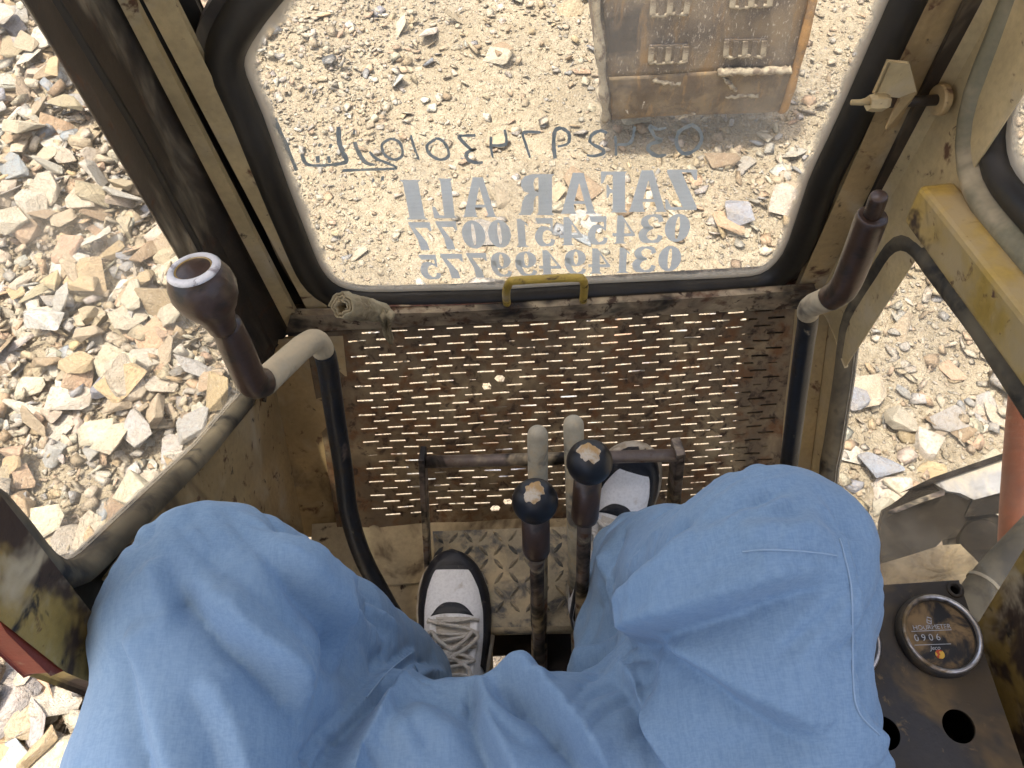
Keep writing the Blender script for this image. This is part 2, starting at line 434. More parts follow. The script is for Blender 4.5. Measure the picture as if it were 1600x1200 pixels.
# windows of the cab as seen in the photo (only to find which stones show)
WIN = [[(-5, -5), (61, -5), (189, 202), (300, 400), (381, 617), (202, 809), (110, 885), (0, 785)],
       [(430, -5), (376, 90), (405, 180), (487, 398), (540, 455), (1190, 440), (1240, 370), (1330, 150), (1395, -5)],
       [(1300, 730), (1330, 520), (1400, 400), (1435, 400), (1600, 640), (1600, 900), (1385, 900)],
       [(-5, 960), (110, 1050), (100, 1205), (-5, 1205)]]
def inside(px, py, poly):
    r = np.zeros(px.shape, bool); P = np.array(poly, float); j = len(P) - 1
    for i in range(len(P)):
        c = ((P[i, 1] > py) != (P[j, 1] > py)) & (px < (P[j, 0] - P[i, 0]) * (py - P[i, 1]) / (P[j, 1] - P[i, 1] + 1e-9) + P[i, 0])
        r ^= c; j = i
    return r
def clusters(x, y, k): return .5 + .5 * np.sin(k * x + 1.3 * np.sin(k * .7 * y)) * np.cos(k * .8 * y + 1.1 * np.sin(k * .6 * x + 2))
def scatter(n, xr, yr, smin, smax, power, keep=None, layer=.0, sink=.25, tilt=.35, seed=1):
    r = np.random.default_rng(seed)
    x = r.uniform(*xr, n); y = r.uniform(*yr, n)
    s = smin * (smax / smin) ** (r.random(n) ** power)
    if keep is not None:
        k = r.random(n) < keep(x, y); x, y, s = x[k], y[k], s[k]
    n = len(x)
    kind = r.choice(4, n, p=[.34, .28, .18, .20]); var = r.integers(0, 12, n)
    flat = np.array([.24, .16, .4, .22])[kind]
    z = hgt(x, y) + s * flat * (.5 - sink) + layer * r.random(n) * s
    col = r.choice(len(PAL), n, p=PW / PW.sum())
    jit = 1 + r.normal(0, .022, (n, 3)) + r.normal(0, .09, (n, 1))
    C = np.clip(np.array([p[1] for p in PAL])[col] * np.array([.76, .745, .715]) * jit, .05, .85)
    k_ = (np.clip((.075 - s) / .05, 0, 1) * .55)[:, None]                      # small chips are dusted over
    C = C * (1 - k_) + np.array([.375, .315, .225]) * k_
    return dict(x=x, y=y, z=z, s=s, kind=kind, var=var, col=col, C=C, rz=r.uniform(0, 6.283, n), tx=r.normal(0, tilt, n), ty=r.normal(0, tilt, n))
SETS = [
    scatter(5500, (-4.4, -.75), (-.6, 4.6), .06, .20, 2.0, lambda x, y: x < -(.95 + .17 * y) + .12 * np.sin(5 * y), .6, .2, .40, 1),               # big slabs left of the cab
    scatter(20000, (-4.6, -.6), (-.8, 4.8), .025, .07, 1.3, lambda x, y: np.where(x < -(.85 + .17 * y) + .15 * np.sin(4 * y), 1, .1), .6, .2, .45, 2),
    scatter(16000, (-4.6, -.5), (-.8, 5), .010, .034, 1.0, None, .4, .2, .5, 3),
    scatter(420, (-1.6, 2.9), (2.5, 5.6), .05, .17, 2.2, lambda x, y: .2 + .8 * (y > 3.1), .3, .3, .35, 4),      # ahead
    scatter(170, (-.8, 2.4), (.9, 2.8), .05, .22, 2.0, None, .1, .5, .18, 5),
    scatter(15000, (-1.9, 3.2), (.7, 5.6), .018, .06, 1.8, lambda x, y: .12 + .88 * np.clip((y - 2.3) / 1.2, 0, 1) * (.25 + .75 * clusters(x, y, 3.1)), .3, .25, .4, 6),
    scatter(46000, (-1.7, 3.2), (.5, 5.4), .006, .021, 1.1, lambda x, y: .35 + .65 * clusters(x + 3, y, 4.3), .2, .25, .4, 7),
    scatter(330, (.95, 3.4), (-.3, 3.0), .06, .20, 1.6, None, .25, .34, .25, 8),                   # right of the cab
    scatter(2200, (.9, 3.6), (-.4, 3.2), .025, .08, 1.5, None, .3, .3, .4, 9),
    scatter(9000, (.8, 3.4), (-.4, 3.4), .008, .025, 1.0, None, .2, .3, .4, 10),
    scatter(60, (-1.9, -.7), (-.5, .55), .14, .34, 1.0, None, .4, .15, .3, 12),                    # by the step of the cab
]
A = {k: np.concatenate([s[k] for s in SETS]) for k in SETS[0]}
NR = len(A['x'])
q = pix(np.stack([A['x'], A['y'], A['z']], 1))
vis = np.zeros(NR, bool)
for w in WIN: vis |= inside(q[:, 0], q[:, 1], w)
inframe = (q[:, 0] > -150) & (q[:, 0] < 1750) & (q[:, 1] > -150) & (q[:, 1] < 1400)
pxs = np.where(vis, A['s'] * FPX / q[:, 2], 0)
order = np.argsort(-pxs)
IND = order[:300]
isind = np.zeros(NR, bool); isind[IND] = True
def rotm(rz, tx, ty):
    cz, sz, cx, sx, cy, sy = np.cos(rz), np.sin(rz), np.cos(tx), np.sin(tx), np.cos(ty), np.sin(ty)
    Rz = np.array([[cz, -sz, 0], [sz, cz, 0], [0, 0, 1]]); Rx = np.array([[1, 0, 0], [0, cx, -sx], [0, sx, cx]]); Ry = np.array([[cy, 0, sy], [0, 1, 0], [-sy, 0, cy]])
    return Rx @ Ry @ Rz
# the rest of the rubble, one mass nobody could count
VV, FF, CC, base = [], [], [], 0
for i in np.nonzero(~isind & inframe)[0]:
    V, Fc = VAR[int(A['kind'][i])][int(A['var'][i])]
    W = (V * A['s'][i]) @ rotm(A['rz'][i], A['tx'][i], A['ty'][i]).T + (A['x'][i], A['y'][i], A['z'][i])
    VV.append(W); FF.append(Fc + base); base += len(V); CC.append(np.broadcast_to(A['C'][i], W.shape))
VV = np.concatenate(VV); FF = np.concatenate(FF); CC = np.concatenate(CC)
me = bpy.data.meshes.new('rubble')
me.vertices.add(len(VV)); me.vertices.foreach_set('co', VV.astype(np.float32).ravel())
me.loops.add(FF.size); me.loops.foreach_set('vertex_index', FF.astype(np.int32).ravel())
me.polygons.add(len(FF)); me.polygons.foreach_set('loop_start', np.arange(0, FF.size, 3, dtype=np.int32))
me.update(calc_edges=True)
ca = me.attributes.new('col', 'FLOAT_COLOR', 'POINT')
ca.data.foreach_set('color', np.concatenate([CC, np.ones((len(CC), 1))], 1).astype(np.float32).ravel())
me.materials.append(M['rubble'])
rub = bpy.data.objects.new('rubble', me); COL.objects.link(rub)
tag(rub, 'loose broken shale chips and gravel covering the ground', 'rubble', None, 'stuff')
print('rubble tris', len(FF), 'stones', NR)
# the 300 stones that show largest
RME = {}
def rock_data(kind, var):
    if (kind, var) not in RME:
        V, Fc = VAR[kind][var]
        m_ = bpy.data.meshes.new('stone')
        bm = bmesh.new()
        vs = [bm.verts.new(p) for p in V]
        for f in Fc: bm.faces.new([vs[k] for k in f])
        bmesh.ops.dissolve_limit(bm, angle_limit=.03, verts=bm.verts, edges=bm.edges)
        bmesh.ops.bevel(bm, geom=list(bm.edges), offset=.016, segments=1, affect='EDGES')
        bmesh.ops.recalc_face_normals(bm, faces=bm.faces)
        bm.to_mesh(m_); bm.free(); m_.materials.append(M['rock']); RME[(kind, var)] = m_
    return RME[(kind, var)]
cnt = {}
for rank, i in enumerate(IND):
    kind, var = int(A['kind'][i]), int(A['var'][i])
    o = bpy.data.objects.new('stone', rock_data(kind, var)); COL.objects.link(o)
    o.location = (A['x'][i], A['y'][i], A['z'][i]); s = A['s'][i]; o.scale = (s, s, s)
    o.rotation_euler = Matrix(rotm(A['rz'][i], A['tx'][i], A['ty'][i])).to_euler()
    o.color = (*A['C'][i], 1)
    px, py = q[i, 0], q[i, 1]
    half = lambda lo, mid, hi: 'left' if px < lo else 'right' if px > hi else 'middle'
    if py > 950 and px < 130: zone = 'beyond the yellow door post'
    elif px < 400:
        zone = ('at the top', 'high up', 'above the brown knob', 'beside the brown knob', 'below the brown knob', 'low down', 'by the bottom corner')[int(np.clip(py // 130, 0, 6))] + ' in left window' + (', near picture edge' if px < 90 else ', near pillar' if px > 190 else '')
    elif px > 1290 and py > 380: zone = ('at the top', 'halfway down', 'above the torn track plate')[int(np.clip((py - 380) // 130, 0, 2))] + ' in lower right window' + (', near the rail' if px > 1480 else '')
    else:
        zone = ('at the top edge' if py < 70 else 'above the handwriting' if py < 190 else 'behind the lettering' if py < 340 else 'near the bottom') + \
            (' at the left' if px < 560 else ' left of centre' if px < 740 else ' in the middle' if px < 930 else ' on the bucket side') + ' of the windscreen'
    sz = 'large' if s > .17 else 'middling' if s > .10 else 'small'
    lab = '%s %s %s %s' % (sz, PAL[int(A['col'][i])][0], ('shale slab', 'thin slab', 'stone block', 'stone splinter')[kind], zone)
    tag(o, lab, 'stone', 'loose stones around the excavator')
# ------------------------------------------------------------------ the excavator cab
F0 = 1.43                                 # cab floor
YF, XL, XR = 0.70, -0.36, 0.51            # windscreen plane, left and right glass planes
ZT = 3.10                                 # roof
cab = empty('excavator_cab', (0.075, 0.2, F0))
tag(cab, 'worn beige excavator cab with perforated rusty front panel, levers and rubber-sealed windows', 'cab')
def part(name, mb, mat, parent=cab, **k): return mb.build(name, mat, parent, **k)
def slab(name, pxs, axis, val, n, t, mat, parent=cab, bevel=.002, **k):
    P = [on(x, y, axis, val) for x, y in pxs]
    return mk(name, *prism(P, n, t), mat, parent, bevel=bevel, **k)
def vbar(name, e1, e2, axis, val, n, t, mat, ztop=ZT, bevel=.003, zbot=None):
    """upright strip between two photo edges, carried on up to the roof"""
    a, b = on(*e1[0], axis, val), on(*e1[1], axis, val)
    c, d = on(*e2[0], axis, val), on(*e2[1], axis, val)
    def to(p, q, z): return p + (q - p) * ((z - p[2]) / (q[2] - p[2]))
    lo1 = b if zbot is None else to(a, b, zbot); lo2 = d if zbot is None else to(c, d, zbot)
    P = [to(b, a, ztop), lo1, lo2, to(d, c, ztop)]
    return mk(name, *prism(P, n, t), mat, cab, bevel=bevel)

# glass
t = NT('dusty_glass')
v = t.coord()
att = t.n('ShaderNodeAttribute'); att.attribute_name = 'edge'
dn = t.noise(v, 7, 6, .65); ds = t.noise(t.coord(scale=(60, 8, 8), rot=(0, .5, .3)), 1.5, 4, .6)
e = t.math('ADD', att.outputs['Fac'], t.math('MULTIPLY', t.math('SUBTRACT', t.noise(v, 38, 6, .7), .5), .9))
d1 = t.ramp(e, .16, .55, 0, .80)
d2 = t.ramp(dn, .40, .78, .04, .20)
d3 = t.ramp(ds, .66, .80, 0, .05)
dust = t.math('ADD', t.math('MAXIMUM', d1, d2), d3)
tr = t.n('ShaderNodeBsdfTransparent'); tr.inputs[0].default_value = (.965, .975, .965, 1)
gl = t.n('ShaderNodeBsdfGlossy'); gl.inputs['Roughness'].default_value = .03
lw_ = t.n('ShaderNodeLayerWeight'); lw_.inputs['Blend'].default_value = .5
fr = t.math('ADD', t.math('MULTIPLY', t.math('POWER', lw_.outputs['Facing'], 4.0), .6), .02)
m1 = t.n('ShaderNodeMixShader'); t.l(fr, m1.inputs[0]); t.l(tr.outputs[0], m1.inputs[1]); t.l(gl.outputs[0], m1.inputs[2])
df = t.n('ShaderNodeBsdfDiffuse'); df.inputs[0].default_value = (.62, .55, .43, 1)
tl = t.n('ShaderNodeBsdfTranslucent'); tl.inputs[0].default_value = (.62, .55, .43, 1)
m0 = t.n('ShaderNodeMixShader'); m0.inputs[0].default_value = .5; t.l(df.outputs[0], m0.inputs[1]); t.l(tl.outputs[0], m0.inputs[2])
m2 = t.n('ShaderNodeMixShader'); t.l(dust, m2.inputs[0]); t.l(m1.outputs[0], m2.inputs[1]); t.l(m0.outputs[0], m2.inputs[2])
t.l(m2.outputs[0], t.out.inputs[0])
M['glass'] = t.m
def offset_in(P, nrm, d):
    P = np.asarray(P); T = np.roll(P, -1, 0) - np.roll(P, 1, 0)
    return np.array([P[i] - unit(np.cross(unit(T[i]), nrm)) * d for i in range(len(P))])
def pane(name, P, nrm, parent, rim=.03, thick=.004):
    """sheet of glass, the rim ring carries the dust that gathers along the seal; nrm makes cross(tangent,nrm) point outwards"""
    P = np.asarray(P, float); k = len(P); I = offset_in(P, nrm, rim); I2 = offset_in(P, nrm, rim * .45)
    n = unit(nrm) * thick; v = []; f = []
    for s in (0, 1):
        v += list(P + n * s) + list(I2 + n * s) + list(I + n * s)
    for s in (0, 1):
        o = 3 * k * s
        for i in range(k):
            j = (i + 1) % k
            for a in (0, k):
                q_ = (o + a + i, o + a + j, o + a + k + j, o + a + k + i)
                f.append(q_ if s else q_[::-1])
        f.append(tuple(o + 2 * k + i for i in (range(k) if s else range(k - 1, -1, -1))))
    f += [(i, (i + 1) % k, 3 * k + (i + 1) % k, 3 * k + i) for i in range(k)]
    o = mk(name, v, f, M['glass'], parent)
    a = o.data.attributes.new('edge', 'FLOAT', 'POINT')
    a.data.foreach_set('value', ([1.0] * k + [.45] * k + [0.0] * k) * 2)
    return o
def orient(P, nrm):
    P = np.asarray(P); c = P.mean(0); T = np.roll(P, -1, 0) - np.roll(P, 1, 0)
    s = sum(np.dot(np.cross(T[i], nrm), P[i] - c) for i in range(len(P)))
    return P if s > 0 else P[::-1]
def rubber_ring(name, P, nrm, w, h, mat, parent, lift=.0, inner=.004):
    """seal with a rounded section lying around the glass edge; nrm points to the driver's side"""
    prof = [(-inner, -.012), (-inner, h * .35 + lift), (w * .12, h * .8 + lift), (w * .38, h + lift), (w * .68, h * .92 + lift), (w * .92, h * .5 + lift), (w, 0), (w, -.012)]
    return mk(name, *sweep_ring(P, prof, nrm), mat, parent, smooth=True)

z0 = on(860, 480, 1, YF)[2]
# --- windscreen: glass outline traced on the windscreen plane
gl_px = [(470, -38), (430, 0), (400, 40), (382, 70), (376, 92), (379, 118), (405, 180), (445, 290), (487, 398), (500, 424), (516, 442), (540, 454), (580, 459), (780, 455), (925, 446), (1150, 436), (1190, 430), (1217, 410), (1237, 375), (1268, 282), (1330, 148), (1395, 0), (1425, -68), (1425, -90), (1405, -105), (1370, -110), (560, -72)]
GP = [on(x, y, 1, YF + .012) for x, y in gl_px]
NB = np.array([0, -1.0, 0])               # towards the driver
GPs = spline(dense(orient(GP, NB), .06), 2, True)
GPs = orient(GPs, NB)
ws = mk('windscreen', *sweep_ring(GPs, [(.030, -.012), (.030, .006), (.045, .006), (.045, -.012)], NB), M['brown'], cab)
pane('glass', GPs + NB * -.004, NB, ws, rim=.026)
rubber_ring('rubber_seal', GPs, NB, .036, .020, M['rubber'], ws)
# frame of the windscreen: flat bars left and right, ledge below
vbar('windscreen_frame_bar', ((229, 0), (487, 491)), ((266, 0), (510, 484)), 1, YF - .004, (0, 1, 0), .010, M['beige'])
vbar('windscreen_frame_bar', ((1450, 0), (1248, 452)), ((1499, 0), (1283, 452)), 1, YF - .004, (0, 1, 0), .010, M['beige_dirty'])
vbar('gap_shade_strip', ((190, 0), (455, 500)), ((300, 0), (525, 486)), 1, YF + .022, (0, 1, 0), .012, M['rubber'])  # black colour stands in for the shade in the gaps beside the bars
vbar('gap_shade_strip', ((1440, 0), (1235, 452)), ((1560, 0), (1300, 452)), 1, YF + .022, (0, 1, 0), .012, M['rubber'])
# lip strips beside them
vbar('pillar_lip', ((184, 0), (450, 513)), ((208, 0), (468, 502)), 1, YF - .014, (0, 1, 0), .010, M['beige'])
vbar('pillar_lip', ((1514, 0), (1291, 458)), ((1536, 0), (1305, 458)), 1, YF - .012, (0, 1, 0), .010, M['brown'])
# pillars: upright channels between side glass and windscreen
def pillar(sx, x_in, mat, ztop=ZT):
    mb = MB()
    # rounded section, swept upwards along the leaning corner
    sec = [(.013, -.137), (.016, -.138), (.017, -.12), (.016, -.08), (.020, -.045), (.034, -.022), (.05, -.012), (.05, .03), (.012, .03), (.012, -.135)]
    zs = [z0 - .03, 1.80, 2.2, 2.6, ztop]
    v = []; k = len(sec)
    for z in zs:
        dy = 0
        for a, b in sec: v.append((x_in + sx * (a - .02), YF + b + .02 + dy, z))
    f = []
    for i in range(len(zs) - 1):
        for j in range(k): f.append((i * k + j, i * k + (j + 1) % k, (i + 1) * k + (j + 1) % k, (i + 1) * k + j))
    f.append(tuple(range(k))); f.append(tuple((len(zs) - 1) * k + j for j in range(k))[::-1])
    mb.add(v, f); return mb
pillar(1, XL + .012, None).build('front_pillar', M['brown'], cab, smooth=False, bevel=.004)
pillar(-1, XR - .012, None).build('front_pillar', M['beige'], cab, smooth=False, bevel=.004)

# --- sill below the windscreen
SB = [on(448, 519, 1, YF - .02), on(1251, 481, 1, YF - .02), on(1276, 453, 1, YF - .02), on(1100, 466, 1, YF - .02), on(860, 480, 1, YF - .02), on(700, 489, 1, YF - .02), on(455, 494, 1, YF - .02)]
mk('front_sill', *prism(SB, (0, 1, 0), .012), M['bar'], cab, bevel=.0015)
LD = [on(530, 484, 1, YF - .008), on(610, 492, 1, YF - .008), on(700, 489, 1, YF - .008), on(1100, 467, 1, YF - .008), on(1255, 458, 1, YF - .008), on(1240, 452, 1, YF - .008), on(900, 472, 1, YF - .008), on(700, 478, 1, YF - .008), on(560, 480, 1, YF - .008)]
mk('sill_ledge', *prism(LD, (0, 1, 0), .02), M['rust_red'], cab, bevel=.001)
z0 = on(860, 480, 1, YF)[2]
mk('sill_core', *box((.075, YF + .03, z0 - .02), (.80, .03, .07)), M['brown'], cab, bevel=.003)
# --- yellow grab handle on the windscreen's lower edge
hp = [on(792, 474, 1, YF - .012), on(791, 456, 1, YF - .03), on(797, 441, 1, YF - .045), on(812, 438, 1, YF - .05), on(895, 434, 1, YF - .05), on(910, 437, 1, YF - .045), on(913, 450, 1, YF - .03), on(911, 470, 1, YF - .012)]
mk('grab_handle', *tube(spline(hp, 6), .0058, 12), M['yellow_bright'], cab, smooth=True)

# --- perforated front panel, leaning in towards the pedals
PA = math.radians(54)
P_N = np.array([0, -math.sin(PA), math.cos(PA)])          # faces the driver
P_D = np.array([0, -math.cos(PA), -math.sin(PA)])         # down the panel
P_O = np.array([0, YF - .012, z0 - .022 ])
PL = .385
def pan(x, s, n=0.0): return P_O + np.array([x, 0, 0]) + P_D * s + P_N * n
ppx = np.array([onp(*p, P_O, P_N) for p in ((545, 535), (575, 806), (1170, 500), (1135, 760))])
s_first = np.dot(ppx[0] - P_O, P_D); s_last = np.dot(ppx[1] - P_O, P_D)
print('panel depth at toe', pix(onp(1000, 690, P_O, P_N))[0][2]); print('panel slots', ppx.round(3).tolist(), s_first, s_last)
ROWP = (s_last - s_first) / 25.0; COLP = .0432; SL = .0275; SH = .0032
X0, X1 = -.300, .452
mb = MB(); TH = .0025
rr = random.Random(5)
def ring(x, s, w, h, n=8, jit=0):
    """slot outline, 8 points, matching the 8 outline points of its cell"""
    a, b = w / 2, h / 2
    pts = [(-a, 0), (-a + b * .6, -b), (0, -b), (a - b * .6, -b), (a, 0), (a - b * .6, b), (0, b), (-a + b * .6, b)]
    return [(x + p[0] + rr.uniform(-jit, jit), s + p[1] + rr.uniform(-jit, jit)) for p in pts]
def cellpts(x0, x1, s0, s1):
    xm, sm = (x0 + x1) / 2, (s0 + s1) / 2
    return [(x0, sm), (x0, s0), (xm, s0), (x1, s0), (x1, sm), (x1, s1), (xm, s1), (x0, s1)]
def wob(x, s): return .0022 * math.sin(9 * x + 4 * s) + .0016 * math.sin(17 * x - 23 * s + 1) + .0010 * math.sin(41 * x + 31 * s)
def holed(cell, hole):
    v = []
    for n in (0, -TH):
        v += [pan(x, s, n + wob(x, s)) for x, s in cell] + [pan(x, s, n + wob(x, s)) for x, s in hole]
    f = []
    for i in range(8):
        j = (i + 1) % 8
        f.append((i, j, 8 + j, 8 + i)[::-1]); f.append((16 + i, 16 + j, 24 + j, 24 + i))
        f.append((8 + i, 8 + j, 24 + j, 24 + i)[::-1])
    mb.add(v, f)
def solid(x0, x1, s0, s1):
    nseg = max(1, int((x1 - x0) / .03))
    for i in range(nseg):
        a, b = x0 + (x1 - x0) * i / nseg, x0 + (x1 - x0) * (i + 1) / nseg
        v = [pan(x, s, n + wob(x, s)) for n in (0, -TH) for x, s in ((a, s0), (b, s0), (b, s1), (a, s1))]
        mb.add(v, [(3, 2, 1, 0), (4, 5, 6, 7)])
nrow0 = -2 if s_first - 2 * ROWP > .004 else -1
torn = {}
for tx_, ty_ in ((768, 598), (786, 788)):
    c0 = onp(tx_, ty_, P_O, P_N); r0_ = int(round((np.dot(c0 - P_O, P_D) - s_first) / ROWP))
    for dr in (0, 1):
        torn[(r0_ + dr, int((c0[0] - (-.236 - .009 + (COLP / 2 if (r0_ + dr) % 2 else 0))) // COLP))] = 1
c0x = {}
xs = -.234 - .002
rowtop = s_first + nrow0 * ROWP - ROWP / 2
solid(X0, X1, 0, rowtop)
for r_ in range(nrow0, 26):
    s0, s1 = s_first + (r_ - .5) * ROWP, s_first + (r_ + .5) * ROWP
    off = (COLP / 2 if r_ % 2 else 0)
    xa = xs + off - .009
    solid(X0, xa, s0, s1)
    ncol = 16 if off == 0 else 15
    for c_ in range(ncol):
        x0 = xa + c_ * COLP; x1 = x0 + COLP
        if x1 > X1 - .004: ncol = c_; break
        xc = (x0 + x1) / 2
        if torn.get((r_, c_)):
            hole = ring(c0x.get((r_, c_), xc), (s0 + s1) / 2, .017, ROWP * .97, jit=.0012)
        elif rr.random() < .06:
            hole = ring(xc, (s0 + s1) / 2, SL * rr.uniform(.25, .7), SH * .5)
        else:
            hole = ring(xc + rr.uniform(-.0006, .0006), (s0 + s1) / 2 + rr.uniform(-.0004, .0004), SL * rr.uniform(.93, 1.03), SH * rr.uniform(.8, 1.1))
        holed(cellpts(x0, x1, s0, s1), hole)
    solid(xa + ncol * COLP, X1, s0, s1)
sb = s_first + 25.5 * ROWP
# lower blank strip with one round hole
xh, sh_ = onp(585, 827, P_O, P_N)[0], np.dot(onp(585, 827, P_O, P_N) - P_O, P_D)
solid(X0, xh - .02, sb, PL); solid(xh + .02, X1, sb, PL)
hole = [(xh + .0105 * math.cos(a), sh_ + .0095 * math.sin(a)) for a in [math.pi + k * math.pi / 4 for k in range(8)]]
holed(cellpts(xh - .02, xh + .02, sb, PL), hole)
part('perforated_panel', mb, M['rust_panel'])
# frame strips behind and beside the panel
mk('panel_frame', *prism([pan(.385, -.005, -.012), pan(.47, -.005, -.012), pan(.47, PL, -.012), pan(.375, PL, -.012)], P_N, -.01), M['brown'], cab)
mk('panel_frame', *prism([pan(-.33, -.005, -.012), pan(-.262, -.005, -.012), pan(-.262, PL, -.012), pan(-.33, PL, -.012)], P_N, -.01), M['brown'], cab)
# --- floor: raised front ledge, lower floor with a square hole, dark well under the pedal
pb = pan(0, PL)
yb = pb[1]
led = on(600, 911, 2, F0 + .004)
mk('floor_ledge', *prism([(-.34, yb + .03, F0 + .022), (.50, yb + .03, F0 + .022), (.50, led[1], F0 + .004), (-.34, led[1], F0 + .004)], (0, 0, -1), .010), M['floor'], cab, bevel=.003)
hA, hB = on(769, 1024, 2, F0 - .03), on(791, 1047, 2, F0 - .03)
fx0, fx1, fy0, fy1 = -.345, .50, -.75, yb + .03
mbf = MB()
wx0, wx1, wy0, wy1 = -.045, .30, -.06, on(700, 985, 2, F0)[1]      # opening (well) in the floor
for (a0, a1, b0, b1) in ((fx0, wx0, fy0, fy1), (wx1, fx1, fy0, fy1), (wx0, wx1, fy0, wy0), (wx0, wx1, wy1, fy1)):
    mbf.add(*box(((a0 + a1) / 2, (b0 + b1) / 2, F0 - .012), (a1 - a0, b1 - b0, .012)))
part('floor', mbf, M['floor'])
mbw = MB()
hx0, hx1 = hA[0], hB[0]; hy1, hy0 = hA[1], hB[1]; zw = F0 - .036
for (a0, a1, b0, b1) in ((wx0 - .02, hx0, wy0 - .02, wy1 + .02), (hx1, wx1 + .02, wy0 - .02, wy1 + .02), (hx0, hx1, wy0 - .02, hy0), (hx0, hx1, hy1, wy1 + .02)):
    mbw.add(*box(((a0 + a1) / 2, (b0 + b1) / 2, zw), (a1 - a0, b1 - b0, .008)))
part('floor_well', mbw, M['dark'])

# --- tread plate pedal with raised lugs
zp = F0 + .055
tp = [on(678, 832, 2, zp + .012), on(905, 824, 2, zp + .012), on(925, 975, 2, zp), on(690, 980, 2, zp)]
tpn = unit(np.cross(tp[1] - tp[0], tp[3] - tp[0])); tpn = tpn if tpn[2] > 0 else -tpn
yl = tp[3][1]
pl = mk('tread_pedal', *prism([tp[0], tp[1], tp[2], tp[3], tp[3]][:4], -tpn, .006), M['tread'], cab, bevel=.002)
mk('pedal_lip', *tube([tp[3] - tpn * .012 , tp[2] - tpn * .012 ], .012, 14), M['tread'], pl, smooth=True)
ex = unit(tp[1] - tp[0]); ey = unit(np.cross(tpn, ex)); lug = MB()
W_, H_ = np.linalg.norm(tp[1] - tp[0]), np.linalg.norm(tp[3] - tp[0])
for i in range(12):
    for j in range(8):
        cx, cy = .008 + i * .0240, .010 + j * .0225
        if cx > W_ - .008 or cy > H_ - .006: continue
        a = math.radians(50 if (i + j) % 2 else -50) + rr.uniform(-.05, .05)
        cc = tp[0] + ex * cx - ey * cy
        dx, dy = ex * math.cos(a) + ey * math.sin(a), -ex * math.sin(a) + ey * math.cos(a)
        L, B, h = .0122, .0036, .0028
        ring_ = [cc + dx * L * u + dy * B * w for u, w in ((-1, 0), (-.45, -.9), (.45, -.9), (1, 0), (.45, .9), (-.45, .9))]
        top = [cc + dx * L * .55 + tpn * h, cc - dx * L * .55 + tpn * h]
        lug.add(ring_ + top, [(0, 1, 7), (1, 2, 6, 7), (2, 3, 6), (3, 4, 6), (4, 5, 7, 6), (5, 0, 7)])
tag(lug.build('tread_lugs', M['tread_lug'], pl, smooth=False), kind='stuff')

# --- foot rest frame: horizontal rod on two flat legs
fr_ = mk('foot_rest', *tube([at(656, 722, 1.10), at(850, 717, 1.085), at(1066, 711, 1.07)], .0090, 14), M['rod'], cab, smooth=True)
def flat_leg(top, bot, w, t_, name, mat, parent):
    d = unit(np.asarray(bot) - top); side = unit(np.cross(d, CF)); th = unit(np.cross(d, side))
    v = [top + side * a * w / 2 + th * b * t_ / 2 for a, b in ((-1, -1), (1, -1), (1, 1), (-1, 1))] + [np.asarray(bot) + side * a * w / 2 + th * b * t_ / 2 for a, b in ((-1, -1), (1, -1), (1, 1), (-1, 1))]
    return mk(name, v, [(0, 1, 2, 3)[::-1], (4, 5, 6, 7)] + [(i, (i + 1) % 4, 4 + (i + 1) % 4, 4 + i) for i in range(4)], mat, parent, bevel=.002)
bl = on(670, 905, 2, F0 + .005)
flat_leg(at(660, 708, 1.094), bl, .009, .03, 'leg', M['rod'], fr_)
flat_leg(at(1060, 697, 1.064), on(1046, 850, 2, F0 + .005), .013, .03, 'leg', M['rod'], fr_)

# --- side walls below the side windows
wl = [on(400, 632, 0, XL), on(314, 737, 0, XL), on(216, 835, 0, XL), on(165, 905, 0, XL)]
print('left sill', np.round(wl, 3).tolist())
low = [np.array([XL, wl[-1][1], F0 - .02]), np.array([XL, yb + .04, F0 - .02])]
ftop = np.array([XL, YF - .02, z0 - .02])
mk('side_wall', *prism([*wl, *low, ftop], (-1, 0, 0), .02), M['beige_dirty'], cab, bevel=.002)
wl_in = mk('wall_corner_post', *prism([np.array([XL - .012, YF - .015, z0 - .025]), np.array([XL + .115, YF - .015, z0 - .025]), np.array([-.262, yb + .02, F0]), np.array([XL - .012, yb + .02, F0])], P_N, -.012), M['beige_dirty'], cab, bevel=.002)

# --- left side window
lw = [(-40, -190), (61, 0), (189, 202), (300, 400), (372, 575), (382, 600), (383, 618), (370, 634), (314, 700), (202, 808), (140, 868), (120, 880), (101, 884), (84, 876), (67, 860), (0, 779), (-90, 660)]
LP = [on(x, y, 0, XL) for x, y in lw]
LP[0] = LP[1] + (LP[1] - LP[2]) * ((2.86 - LP[1][2]) / (LP[1][2] - LP[2][2]))
rear = LP[-2]
LP[-1] = np.array([XL, rear[1] - .01, 2.86])
NLx = np.array([1.0, 0, 0])
LPs = orient(spline(dense(orient(LP, NLx), .06), 2, True), NLx)
lwin = mk('left_side_window', *sweep_ring(LPs, [(.01, -.014), (.01, -.004), (.05, -.004), (.05, -.014)], NLx), M['rubber'], cab)
pane('glass', LPs - NLx * .010, NLx, lwin, rim=.012)
sl = rubber_ring('rubber_seal', LPs, NLx, .019, .011, M['rubber_dusty'], lwin)
sl.data.materials.append(M['rubber'])
zc = on(383, 618, 0, XL)[2] - wloc(sl)[2]
yc = on(300, 400, 0, XL)[1] - .06 - wloc(sl)[1]
for p in sl.data.polygons:
    if p.center.z > zc + .01 and p.center.y > yc: p.material_index = 1

